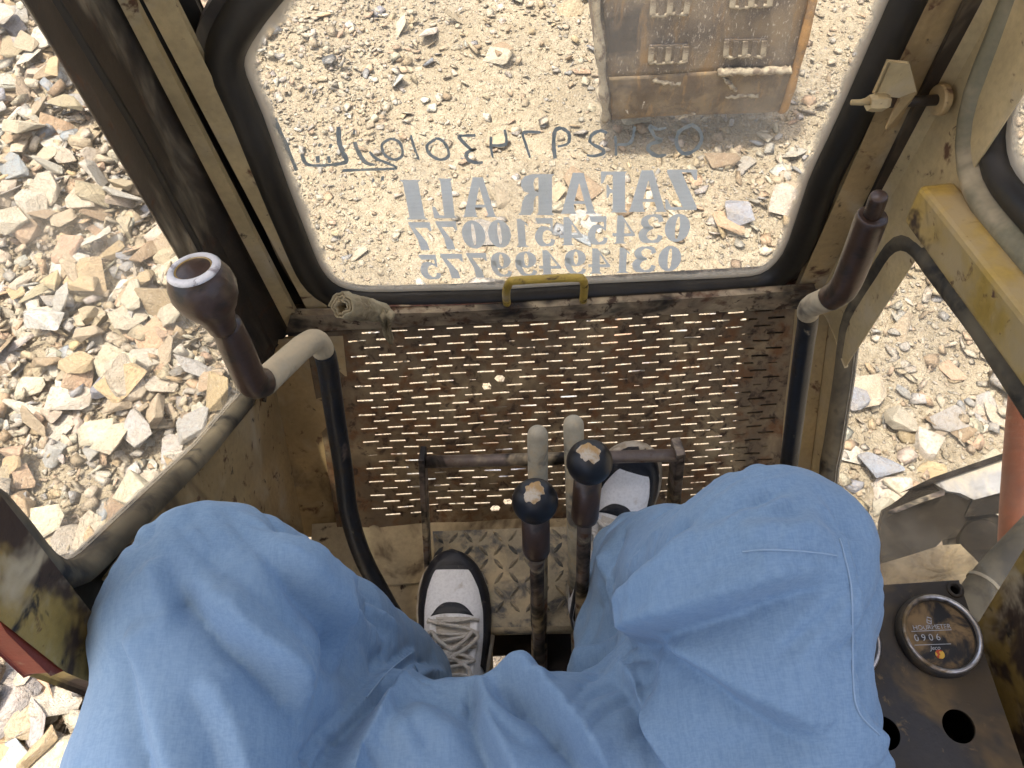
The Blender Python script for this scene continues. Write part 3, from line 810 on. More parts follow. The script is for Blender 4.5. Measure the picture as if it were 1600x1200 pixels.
# --- door post behind the left window: chipped yellow upright, the doorway behind it stands open
p1, p2, p3, p4 = on(0, 788, 0, XL + .012), on(150, 978, 0, XL + .012), on(105, 1040, 0, XL + .012), on(0, 955, 0, XL + .012)
print('door post', p1.round(3), p2.round(3), p3.round(3), p4.round(3))
yv1 = p1[1]; yv0 = (p3[1] + p4[1]) / 2
def lerpz(a, b, z): return a + (b - a) * ((z - a[2]) / (b[2] - a[2]))
mk('door_post', *prism([lerpz(p2, p1, ZT), p1, p2, np.array([XL + .012, p2[1] - .01, F0]), np.array([XL + .012, p3[1] - .01, F0]), p3, p4, lerpz(p3, p4, ZT)], (-1, 0, 0), .03), M['yellow_worn'], cab, bevel=.005)
rs = [on(2, 968, 0, XL + .010), on(12, 985, 0, XL + .010), on(80, 1052, 0, XL + .010), on(97, 1045, 0, XL + .010), on(90, 1030, 0, XL + .010), on(20, 968, 0, XL + .010)]
mk('red_reflector', *prism(rs, (-1, 0, 0), .02), M['red_paint'], cab, bevel=.002)

# --- right side: lower window
rw = [(1296, 760), (1305, 700), (1322, 590), (1331, 520), (1345, 485), (1380, 432), (1400, 402), (1418, 392), (1436, 402), (1452, 424), (1487, 470), (1525, 520), (1562, 577)]
RP = [on(x, y, 0, XR) for x, y in rw]
print('right window', np.round(RP, 3).tolist())
RP += [RP[-1] + (RP[-1] - RP[-2]) * ((RP[-1][1] + .05) / (RP[-2][1] - RP[-1][1]))]
RP[-1][2] = min(RP[-1][2], 2.3)
zb = F0 + .10
RP += [np.array([XR, RP[-1][1] - .02, RP[-1][2] - .03]), np.array([XR, RP[-1][1] - .02, zb + .02]), np.array([XR, RP[-1][1] + .01, zb]), np.array([XR, RP[0][1] - .10, zb]), np.array([XR, RP[0][1] - .07, zb + .01])]
NRx = np.array([-1.0, 0, 0])
RPs = orient(spline(dense(orient(RP, NRx), .06), 2, True), NRx)
rwin = mk('right_lower_window', *sweep_ring(RPs, [(.01, -.014), (.01, -.004), (.05, -.004), (.05, -.014)], NRx), M['beige_dirty'], cab)
pane('glass', RPs - NRx * .010, NRx, rwin, rim=.012)
rubber_ring('rubber_seal', RPs, NRx, .024, .013, M['rubber_dusty'], rwin)
# wall strip between the tube and that window
fw = [on(1258, 478, 0, XR - .02), on(1335, 470, 0, XR - .02), on(1420, 362, 0, XR - .02), on(1395, 330, 0, XR - .02)]
pb1, pb2 = np.array([XR - .012, YF - .02, z0 - .03]), np.array([XR - .012, yb + .02, F0])
sidew = [np.array([XR, YF + .0, 2.25]), np.array([XR, YF, z0 - .03]), np.array([XR, yb + .03, F0 - .02]), np.array([XR, -.6, F0 - .02]), np.array([XR, -.6, zb - .03]), np.array([XR, RP[0][1] - .12, zb - .03]), on(1288, 765, 0, XR), on(1296, 690, 0, XR), on(1312, 585, 0, XR), on(1320, 515, 0, XR), on(1335, 475, 0, XR), on(1372, 418, 0, XR), on(1395, 385, 0, XR), on(1420, 372, 0, XR), on(1440, 380, 0, XR)]
mk('side_wall', *prism(sidew, (1, 0, 0), .016), M['beige'], cab, bevel=.002)
mk('wall_corner_post', *prism([np.array([XR - .055, YF - .012, z0 - .03]), np.array([XR - .004, YF - .012, z0 - .03]), np.array([XR - .004, yb + .02, F0]), np.array([XR - .055, yb + .02, F0])], P_N, -.012), M['beige'], cab, bevel=.002)
# yellow rail above it
ra, rb = on(1438, 292, 0, XR - .045), on(1600, 497, 0, XR - .045)
rb2 = ra + (rb - ra) * 2.2
ra2 = ra - (rb - ra) * .02
rv = []
for p in (ra2, rb2):
    rv += [p + np.array([0, 0, 0]), p + np.array([.040, 0, .003]), p + np.array([.040, 0, -.060]), p + np.array([.006, 0, -.058])]
mk('side_rail', rv, [(0, 1, 2, 3), (7, 6, 5, 4)] + [(i, 4 + i, 4 + (i + 1) % 4, (i + 1) % 4) for i in range(4)], M['yellow'], cab, bevel=.006)
# upper right window
uw = [(1650, -20), (1600, 85), (1568, 160), (1558, 215), (1566, 262), (1590, 297), (1640, 352)]
UP = [on(x, y, 0, XR + .005) for x, y in uw]
UP[0] = UP[1] + (UP[1] - UP[2]) * ((2.86 - UP[1][2]) / (UP[1][2] - UP[2][2]))
UP += [UP[-1] + (UP[-1] - UP[-2]) * 4]
UP += [np.array([XR + .005, UP[-1][1], 2.86])]
UPs = orient(spline(dense(orient(UP, NRx), .05), 2, True), NRx)
uwin = mk('right_upper_window', *sweep_ring(UPs, [(.01, -.014), (.01, -.004), (.06, -.004), (.06, -.014)], NRx), M['beige_dirty'], cab)
pane('glass', UPs - NRx * .010, NRx, uwin, rim=.03)
rubber_ring('rubber_seal', offset_in(UPs, NRx, -.022), NRx, .026, .022, M['rubber_olive'], uwin)
rubber_ring('inner_seal', UPs, NRx, .024, .012, M['rubber'], uwin, inner=.004)

# --- latch of the windscreen on the right
lb = MB()
yl0 = YF - .05
la = [on(1388, 98, 1, yl0), on(1420, 101, 1, yl0), on(1431, 145, 1, yl0), on(1408, 152, 1, yl0), on(1384, 204, 1, yl0), on(1366, 148, 1, yl0)]
latch = mk('latch', *prism(la[:4] + [la[5]], (0, 1, 0), .004), M['beige'], cab, bevel=.001)
mk('latch_cheek', *prism([on(1431, 145, 1, yl0 - .001), on(1408, 153, 1, yl0 - .001), on(1384, 203, 1, yl0 + .0), on(1402, 196, 1, yl0 + .03)], (0, 1, 0), .004), M['beige_dirty'], latch, bevel=.001)
mk('latch_cheek', *prism([on(1388, 98, 1, yl0), on(1366, 148, 1, yl0), on(1370, 150, 1, yl0 + .045), on(1400, 95, 1, yl0 + .045)], (1, 0, 0), .003), M['beige'], latch, bevel=.001)
bA, bB = on(1392, 160, 1, yl0 + .012), on(1468, 156, 1, yl0 + .016)
mk('bolt', *tube([bA, bB], .0058, 12), M['brown'], latch, smooth=True)
bd = unit(bB - bA)
mk('washer', *lathe([(.0, -.004), (.015, -.004), (.0165, -.002), (.0165, .004), (.013, .007), (0, .007)], bB, bd, 20), M['beige_dirty'], latch, smooth=False)
mk('wing_nut', *tube([on(1330, 160, 1, yl0 - .008), on(1345, 160, 1, yl0 - .008), on(1358, 158, 1, yl0 - .005)], [.0028, .0032, .004], 8), M['yellow'], latch, smooth=True)
nutp = on(1372, 160, 1, yl0 - .004)
mk('nut', *lathe([(0, -.011), (.008, -.011), (.0095, -.004), (.0095, .006), (.007, .011), (0, .011)], nutp, bd, 6), M['beige'], latch)

# --- tubular travel levers at both sides
def lever(pts, rads, name, mat, split, grip, knob=None, parent=cab):
    P = spline(pts, 7)
    R_ = np.interp(np.linspace(0, len(pts) - 1, len(P)), range(len(pts)), rads)
    return P, R_
lv = [at(632, 990, 1.235), at(598, 930, 1.205), at(566, 868, 1.17), at(545, 800, 1.135), at(536, 730, 1.10), at(522, 640, 1.04), at(512, 572, .985), at(505, 548, .96), at(494, 533, .935), at(476, 540, .915), at(440, 572, .875), at(412, 598, .84)]
LPt = spline(lv, 6)
left_lever = mk('travel_lever', *tube(LPt[:43], .0138, 16), M['black_tube'], cab, smooth=True)
mk('elbow_tube', *tube(LPt[42:], np.linspace(.0140, .0155, len(LPt[42:])), 16), M['tan_tube'], left_lever, smooth=True)
gp = spline([at(414, 597, .838), at(396, 598, .822), at(384, 577, .80), at(370, 545, .775), at(352, 505, .745)], 6)
mk('grip', *tube(gp, np.interp(np.linspace(0, 1, len(gp)), [0, .2, .8, 1], [.0158, .0168, .0165, .0145]), 18), M['grip'], left_lever, smooth=True)
kax = unit(at(300, 405, .69) - at(350, 505, .745)); kc = at(318, 452, .70)
kprof = [(.010, -.052), (.013, -.048), (.0145, -.040), (.0165, -.034), (.017, -.030), (.0225, -.022), (.0275, -.012), (.0300, 0), (.0290, .010), (.0255, .018), (.0225, .0222), (.0200, .0235)]
kn = mk('knob', *lathe(kprof, kc, kax, 32), M['grip'], left_lever, smooth=True)
mk('knob_rim', *ringlathe([(.0232, .0205), (.0242, .0222), (.0222, .0248), (.0175, .0254), (.0165, .020), (.0195, .019)], kc, kax, 32), M['knob_white'], left_lever, smooth=True)
mk('knob_recess', *lathe([(0, .0175), (.012, .0178), (.0165, .0205), (.0168, .0240), (.0160, .0245), (.0140, .0215), (0, .0212)], kc, kax, 28), M['yellow_worn'], left_lever, smooth=True)
rv_ = [at(1228, 760, 1.14), at(1236, 700, 1.10), at(1246, 620, 1.05), at(1256, 545, 1.00), at(1262, 505, .965), at(1263, 486, .945), at(1270, 477, .925), at(1287, 470, .90), at(1302, 463, .88)]
RPt = spline(rv_, 6)
right_lever = mk('travel_lever', *tube(RPt[:29], .0125, 16), M['black_tube'], cab, smooth=True)
mk('elbow_tube', *tube(RPt[28:], np.linspace(.0130, .0150, len(RPt[28:])), 16), M['tan_tube'], right_lever, smooth=True)
gq = spline([at(1296, 466, .886), at(1316, 452, .865), at(1330, 425, .84), at(1345, 385, .81), at(1360, 345, .775), at(1364, 336, .768)], 6)
mk('grip', *tube(gq, np.interp(np.linspace(0, 1, len(gq)), [0, .2, .85, 1], [.0152, .0162, .0158, .013]), 18), M['grip'], right_lever, smooth=True)
tp0, tp1 = at(1364, 334, .766), at(1374, 305, .742)
st = [tp0 + (tp1 - tp0) * k / 17 for k in range(18)]
mk('threaded_stub', *tube(st, [.0080 if k % 2 else .0090 for k in range(16)] + [.0085, .0065], 14), M['grip'], right_lever, smooth=True)

# --- two pedal rods and two ball levers in the middle
def rod_lever(base_px, top_px, d0, d1, name, r0=.0125, r1=.0138):
    a, b = at(*base_px, d0), at(*top_px, d1)
    n = 16; P = [a + (b - a) * k / n for k in range(n + 1)]
    R_ = list(np.linspace(r0, r1, n + 1))
    d = unit(b - a)
    for k in range(1, 6): P.append(b + d * r1 * math.sin(k * math.pi / 10)); R_.append(max(r1 * math.cos(k * math.pi / 10), .0004))
    ob = mk(name, *tube(P[:7], R_[:7], 16), M['rod'], cab, smooth=True)
    mk('dusty_end', *tube(P[6:], R_[6:], 16), M['rod_dusty'], ob, smooth=True)
    return ob
pr1 = rod_lever((843, 1052), (840, 680), 1.25, 1.02, 'pedal_rod')
pr2 = rod_lever((906, 1040), (896, 664), 1.24, 1.02, 'pedal_rod')
flat_leg(at(890, 672, 1.05), at(903, 1035, 1.25), .012, .03, 'flat_strap', M['black_tube'], pr2)
def ball_lever(ball, d, gbot, dg, foot, df):
    c, g, b = at(*ball, d), at(*gbot, dg), at(*foot, df)
    ax = unit(c - g)
    ob = mk('control_lever', *tube([g + ax * .01, g + (b - g) * .5, b], .0088, 14), M['rod'], cab, smooth=True)
    mk('sleeve', *tube([g, g + ax * .006, c - ax * .012], [.0145, .0162, .0160], 20), M['grip'], ob, smooth=True)
    R0 = .0258
    prof = [(.004, -R0)] + [(R0 * math.sin(q), -R0 * math.cos(q)) for q in np.linspace(.45, 2.55, 16)] + [(.010, R0 * .86)]
    mk('ball', *lathe(prof, c, ax, 32), M['knob'], ob, smooth=True)
    # worn patch on top: ragged disc hugging the ball
    up = unit(CAM - c) * .55 + np.array([-.03, .25, .55]); up = unit(up)
    e1 = unit(np.cross(up, (1, 0, 0))); e2 = np.cross(up, e1); v = [c + up * (R0 + .0007)]; f = []
    rr2 = random.Random(int(ball[0])); K = 44; ph = [rr2.uniform(0, 6.28) for _ in range(5)]
    for ring_i, base_a in enumerate((.18, .33, .47)):
        for k in range(K):
            th = 2 * math.pi * k / K; a_ = base_a * (1 + (.16 * math.sin(2 * th + ph[0]) + .10 * math.sin(5 * th + ph[1]) + .08 * math.sin(9 * th + ph[2]) + rr2.uniform(-.05, .05) if ring_i == 2 else 0))
            dr = up * math.cos(a_) + (e1 * math.cos(th) + e2 * math.sin(th)) * math.sin(a_)
            v.append(c + dr * (R0 + (.0008, .0007, .00005)[ring_i]))
    f += [(0, 1 + k, 1 + (k + 1) % K) for k in range(K)]
    for q_ in (0, 1):
        f += [(1 + q_ * K + k, 1 + (q_ + 1) * K + k, 1 + (q_ + 1) * K + (k + 1) % K, 1 + q_ * K + (k + 1) % K) for k in range(K)]
    mk('worn_patch', v, f, M['knob_wear'], ob, smooth=True)
    return ob
ball_lever((836, 783), .86, (838, 864), .905, (843, 1046), 1.22)
ball_lever((921, 722), .86, (913, 812), .905, (906, 1030), 1.21)

mk('red_tape', *prism([on(1386, 416, 0, XR + .012), on(1392, 420, 0, XR + .012), on(1390, 432, 0, XR + .012), on(1385, 437, 0, XR + .012), on(1381, 430, 0, XR + .012)], (1, 0, 0), .003), M['orange_bright'], rwin)
# --- instrument console on the right
CZ = F0 + .50
cpx = [(1325, 918), (1497, 907), (1600, 1205), (1640, 1320), (1310, 1330)]
CP = [on(x, y, 2, CZ) for x, y in cpx]
def prism_hole(P, holes, n, t, name, mat, parent):
    """flat plate with round holes, cut by filling the outline and the circles as one curve"""
    cu = bpy.data.curves.new(name, 'CURVE'); cu.dimensions = '2D'; cu.fill_mode = 'BOTH'; cu.extrude = t / 2
    def sp(pts):
        s = cu.splines.new('POLY'); s.points.add(len(pts) - 1)
        for i, p in enumerate(pts): s.points[i].co = (p[0], p[1], 0, 1)
        s.use_cyclic_u = True
    sp(P)
    for (hx, hy, hr) in holes: sp([(hx + hr * math.cos(2 * math.pi * k / 28), hy + hr * math.sin(2 * math.pi * k / 28)) for k in range(28)])
    tmp = bpy.data.objects.new(name, cu)
    me_ = bpy.data.meshes.new_from_object(tmp)
    bpy.data.objects.remove(tmp); bpy.data.curves.remove(cu)
    me_.materials.clear(); me_.materials.append(mat)
    o = bpy.data.objects.new(name, me_); COL.objects.link(o); o.parent = parent
    return o
def cpos(px, py): p = on(px, py, 2, CZ); return p[0], p[1]
hcx, hcy = cpos(1497, 1135); h2x, h2y = cpos(1380, 1146); bh = cpos(1491, 922); 
con = mk('instrument_console', *prism([p - np.array([0, 0, .008]) for p in offset_in(orient(np.array(CP), (0, 0, 1.0)), (0, 0, 1.0), .004)], (0, 0, -1), .42), M['console'], cab)
con.data.clear_geometry()
mbq = MB(); k = len(CP)
top_ = [p - np.array([0, 0, .004]) for p in CP]; bot_ = [np.array([p[0], p[1], F0]) for p in CP]
cw = wloc(con)
me_ = con.data
me_.from_pydata([tuple(Vector(p) - cw) for p in top_ + bot_], [], [(i, (i + 1) % k, k + (i + 1) % k, k + i) for i in range(k)] + [tuple(range(2 * k - 1, k - 1, -1))])
me_.update()
face = prism_hole([(p[0], p[1]) for p in CP], [(hcx, hcy, .0145), (h2x, h2y, .0145), (bh[0], bh[1], .0045)], None, .003, 'console_face', M['console'], con)
face.location = Vector((0, 0, CZ)) - cw
def gauge(px, py, r, full):
    x, y = cpos(px, py); c = np.array([x, y, CZ])
    g = mk('hour_meter' if full else 'gauge', *ringlathe([(r * .80, .002), (r * 1.04, .002), (r * 1.06, .006), (r * 1.04, .011), (r * .98, .0145), (r * .90, .0135), (r * .86, .010), (r * .84, .005)], c, (0, 0, 1), 40), M['console'], con, smooth=True)
    mk('chrome_ring', *ringlathe([(r * .86, .0125), (r * .90, .0150), (r * .95, .0158), (r * .99, .0148), (r * .97, .0130), (r * .88, .0118)], c, (0, 0, 1), 44), M['chrome'], g, smooth=True)
    mk('dial', *lathe([(r * .88, .0045), (r * .88, .0085), (0, .0086)], c, (0, 0, 1), 36), M['dial'], g)
    return g, c
gz = .0092
hm, hc = gauge(1462, 995, .037, True)
gauge(1306, 1004, .037, False)
def ink(pts_px, w, name='dial_mark', mat='dial_ink', z=gz):
    """thin printed stroke on the dial"""
    P = np.array([on(x, y, 2, CZ + z) for x, y in pts_px]); v = []; f = []
    T = np.gradient(P, axis=0)
    for p, tt in zip(P, T):
        s = unit(np.cross(tt, (0, 0, 1))) * w / 2
        v += [p - s, p + s]
    f = [(2 * i, 2 * i + 1, 2 * i + 3, 2 * i + 2) for i in range(len(P) - 1)]
    return mk(name, v, f, M[mat], hm)
ink([(1424, 986.5), (1487, 984)], .0006); ink([(1429, 1008), (1486, 1006)], .0006)
txt = bpy.data.curves.new('dial_text', 'FONT')
def dial_text(s, px, py, size, shear=0):
    cu = bpy.data.curves.new('dial_text', 'FONT'); cu.body = s; cu.size = size; cu.align_x = 'CENTER'; cu.align_y = 'CENTER'; cu.shear = shear
    tmp = bpy.data.objects.new('dial_text', cu); me_ = bpy.data.meshes.new_from_object(tmp)
    bpy.data.objects.remove(tmp); bpy.data.curves.remove(cu)
    me_.materials.clear(); me_.materials.append(M['dial_ink'])
    o = bpy.data.objects.new('dial_text', me_); COL.objects.link(o); o.parent = hm
    o.location = Vector(on(px, py, 2, CZ + gz)) - wloc(hm); o.rotation_euler = (0, 0, math.radians(-1))
dial_text('HOURMETER', 1456, 980, .0062); dial_text('0 9 0 6', 1449, 996.5, .0088); dial_text('Jeco', 1461, 1012.5, .0055, .3)
ic = on(1468.5, 1022.5, 2, CZ + gz)
mk('indicator', *lathe([(0, 0), (.0042, 0), (.0042, .0006), (0, .0006)], ic, (0, 0, 1), 18), M['dial_red'], hm)
for (xa_, ya_, xb_, yb_) in ((1448.5, 964, 1448.5, 973), (1455, 966, 1455, 975), (1448.5, 964, 1455, 966), (1448.5, 973, 1455, 975), (1450, 969, 1454, 971)): ink([(xa_, ya_), (xb_, yb_)], .0008)
mk('bolt_ring', *ringlathe([(.0048, .0016), (.0082, .0016), (.0082, .0030), (.0052, .0036), (.0046, .002)], np.array([bh[0], bh[1], CZ]), (0, 0, 1), 20), M['brown'], con, smooth=True)
# rubber hose beside the console, with a clamp
hs = spline([at(1500, 985, .83), at(1520, 935, .86), at(1552, 893, .87), at(1600, 842, .875), at(1660, 780, .88), at(1720, 720, .89)], 8)
hose = mk('rubber_hose', *tube(hs, .0165, 18), M['rubber_dusty'], cab, smooth=True)
hk = at(1537, 912, .868); hd = unit(at(1552, 893, .87) - at(1520, 935, .86))
mk('hose_clamp', *ringlathe([(.0165, -.0022), (.0185, -.002), (.0185, .002), (.0165, .0022)], hk, hd, 22), M['tan_tube'], hose, smooth=False)
# worn yellow panel right of the console
yp = [on(1530, 965, 0, XR - .03), on(1600, 860, 0, XR - .03), on(1660, 800, 0, XR - .03)]
yA, yB = on(1612, 846, 0, XR - .028), on(1532, 975, 0, XR - .028)
yw = [yA, yB, np.array([XR - .028, yB[1] - .02, F0 + .01]), np.array([XR - .028, -.5, F0 + .01]), np.array([XR - .028, -.5, yA[2] + .1]), np.array([XR - .028, yA[1] - .06, yA[2] + .08])]
mk('lower_side_panel', *prism(yw, (1, 0, 0), .012), M['yellow_worn'], cab, bevel=.003)

# --- roof, rear posts, rear wall (out of frame; they shade the cab)
RX0, RX1, RY0, RY1 = -.58, .60, -.84, .78; HX0, HX1, HY0, HY1 = .02, .10, -.80, -.78      # roof: overhang shaped for shade; slot left of a hatch added for light
mbr = MB()
for (a0, a1, b0, b1) in ((RX0, HX0, RY0, RY1), (HX1, RX1, RY0, RY1), (HX0, HX1, RY0, HY0), (HX0, HX1, HY1, RY1)):
    if a0 == HX1:                          # unseen opening added on the right to let more sky light in
        mbr.add(*box(((HX1 + .36) / 2, (b0 + b1) / 2, ZT + .02), (.36 - HX1, b1 - b0, .04))); mbr.add(*box(((.53 + RX1) / 2, (b0 + b1) / 2, ZT + .02), (RX1 - .53, b1 - b0, .04)))
        mbr.add(*box((.445, (RY0 - .5) / 2, ZT + .02), (.17, -.5 - RY0, .04))); mbr.add(*box((.445, (.02 + RY1) / 2, ZT + .02), (.17, RY1 - .02, .04)))
        continue
    mbr.add(*box(((a0 + a1) / 2, (b0 + b1) / 2, ZT + .02), (a1 - a0, b1 - b0, .04)))
part('roof', mbr, M['roof'])
for x_ in (XL + .01, XR - .01):
    mk('rear_pillar', *box((x_, -.72, (F0 + ZT) / 2), (.06, .06, ZT - F0)), M['beige'], cab, bevel=.005)
mk('rear_wall', *box((.075, -.745, F0 + .52), (.80, .02, 1.04)), M['beige_dirty'], cab, bevel=.003)
# ------------------------------------------------------------------ the seated person: loose blue clothes, trainers
person = empty('person', (0.0, 0.05, F0))
tag(person, 'seated person in loose light blue cotton clothes and white and black trainers', 'person')
def cone(P, a, b, r1, r2):
    a = np.array(a, np.float32); d = np.array(b, np.float32) - a
    t_ = np.clip(((P - a) @ d) / np.dot(d, d), 0, 1)
    return np.linalg.norm(P - a - t_[..., None] * d, axis=-1) - (r1 + (r2 - r1) * t_)
def smin(a, b, k):
    h = np.clip(.5 + .5 * (b - a) / k, 0, 1)
    return b * (1 - h) + a * h - k * h * (1 - h)
def smax(a, b, k): return -smin(-a, -b, k)
def surface_nets(fn, lo, hi, h):
    ax = [np.arange(l, u + h, h, dtype=np.float32) for l, u in zip(lo, hi)]
    n = [len(a) for a in ax]
    phi = np.empty(n, np.float32)
    for i0 in range(0, n[0], 24):
        G = np.stack(np.meshgrid(ax[0][i0:i0 + 24], ax[1], ax[2], indexing='ij'), -1)
        phi[i0:i0 + 24] = fn(G)
    s = phi < 0
    c = np.zeros([k - 1 for k in n], np.int8)
    offs = [(i, j, k) for i in (0, 1) for j in (0, 1) for k in (0, 1)]
    for o in offs: c += s[o[0]:n[0] - 1 + o[0], o[1]:n[1] - 1 + o[1], o[2]:n[2] - 1 + o[2]]
    act = np.argwhere((c > 0) & (c < 8))
    acc = np.zeros((len(act), 3)); cnt_ = np.zeros(len(act))
    for a in offs:
        for d in range(3):
            if a[d]: continue
            b = list(a); b[d] = 1
            pa = phi[tuple((act + a).T)]; pb = phi[tuple((act + b).T)]
            m = (pa < 0) != (pb < 0)
            tt = np.where(m, pa / (pa - pb + 1e-12), 0)
            P = act + np.array(a, float); P[:, d] += tt
            acc += P * m[:, None]; cnt_ += m
    V = acc / cnt_[:, None] * h + np.array(lo)
    ix = -np.ones(c.shape, np.int64); ix[tuple(act.T)] = np.arange(len(act))
    Fs = []
    for d in range(3):
        sl = [slice(1, n[k] - 1) for k in range(3)]; sl[d] = slice(0, n[d] - 1)
        s2 = list(sl); s2[d] = slice(1, n[d])
        A_, B_ = s[tuple(sl)], s[tuple(s2)]
        e_ = np.argwhere(A_ != B_)
        base_ = e_ + np.array([0 if k == d else 1 for k in range(3)])
        u, w = (d + 1) % 3, (d + 2) % 3
        def cell(du, dw):
            q_ = base_.copy(); q_[:, u] -= du; q_[:, w] -= dw
            return ix[tuple(q_.T)]
        Q = np.stack([cell(1, 1), cell(0, 1), cell(0, 0), cell(1, 0)], 1)
        flip = ~A_[tuple(e_.T)]
        Q[flip] = Q[flip][:, ::-1]
        Fs.append(Q)
    F_ = np.concatenate(Fs)
    return V, F_[(F_ >= 0).all(1)]
# legs measured from the camera: hip, knee, mid-shin, ankle
LEG = dict(L=[(-.255, -.132, -.701), (-.264, .190, -.663), (-.224, .204, -.925), (-.142, .212, -1.19)],
           R=[(.181, -.101, -.720), (.221, .194, -.658), (.178, .253, -.899), (.158, .359, -1.055)])
LEGR = dict(L=[.123, .083, .075, .042], R=[.083, .084, .082, .044])
def tri(P, a, b, c, r):
    """distance to a thick triangle: cloth spanned between three points"""
    a, b, c = (np.array(q, np.float32) for q in (a, b, c))
    ba, cb, ac = b - a, c - b, a - c; pa, pb, pc = P - a, P - b, P - c
    n = np.cross(ba, ac)
    def dot(u, v): return (u * v).sum(-1)
    ins = (np.sign(pa @ np.cross(ba, n)) + np.sign(pb @ np.cross(cb, n)) + np.sign(pc @ np.cross(ac, n))) < 2
    def seg(p, e): return ((p - e * np.clip((p @ e) / np.dot(e, e), 0, 1)[..., None]) ** 2).sum(-1)
    d2 = np.minimum(np.minimum(seg(pa, ba), seg(pb, cb)), seg(pc, ac))
    return np.sqrt(np.where(ins, d2, (pa @ n) ** 2 / np.dot(n, n))) - r
def cloth_sdf(P):
    D_ = {}
    for k in 'LR':
        q_, r_ = LEG[k], LEGR[k]
        D_[k] = smin(cone(P, q_[0], q_[1], r_[0], r_[1]), smin(cone(P, q_[1], q_[2], r_[1], r_[2]), cone(P, q_[2], q_[3], r_[2], r_[3]), .03), .03)
    D_['L'] = smin(D_['L'], tri(P, (-.245, .200, -.675), (-.150, .215, -1.12), (-.150, .0, -.80), .048), .05)
    D_['R'] = smin(D_['R'], tri(P, (.205, .190, -.690), (.172, .300, -.96), (.130, .03, -.84), .048), .04)
    D_['R'] = smin(D_['R'], tri(P, at(928, 990, .96) - CAM, at(958, 850, 1.08) - CAM, at(1060, 900, .87) - CAM, .018), .035)
    D_['R'] = smin(D_['R'], tri(P, at(930, 975, .96) - CAM, at(914, 1062, .87) - CAM, at(1060, 960, .82) - CAM, .020), .03)
    lap = cone(P, (-.171, .026, -.812), (.141, .026, -.812), .106, .106)
    lap = smin(lap, cone(P, (-.14, -.27, -.76), (.14, -.27, -.76), .15, .15), .06)
    lap = smin(lap, cone(P, (0, -.30, -.72), (0, -.33, -.45), .17, .16), .05)
    return smin(smin(D_['L'], lap, .05), smin(D_['R'], lap, .07), .03)
CV, CFc = surface_nets(cloth_sdf, (-.45, -.54, -1.22), (.40, .46, -.30), .0050)
CV = CV + CAM
me = bpy.data.meshes.new('base'); me.from_pydata(CV.tolist(), [], CFc.tolist()); me.update()
NV = np.empty(len(CV) * 3, np.float32); me.vertices.foreach_get('normal', NV); NV = NV.reshape(-1, 3)
ctr = CV.mean(0)
bvh = BVHTree.FromPolygons([tuple(v) for v in CV], [tuple(f) for f in CFc.tolist()])
bpy.data.meshes.remove(me)
def trace(pxs):
    out = []; nr = []
    P2 = spline(np.array(pxs, float), 6) if len(pxs) > 2 else np.linspace(pxs[0], pxs[1], 10)
    for x, y in P2:
        d = ray(x, y); hit = bvh.ray_cast(Vector(CAM), Vector(d / np.linalg.norm(d)))
        if hit[0] is not None: out.append(np.array(hit[0])); nr.append(np.array(hit[1]) * (1 if np.dot(hit[1], d) < 0 else -1))
    return np.array(out), np.array(nr)
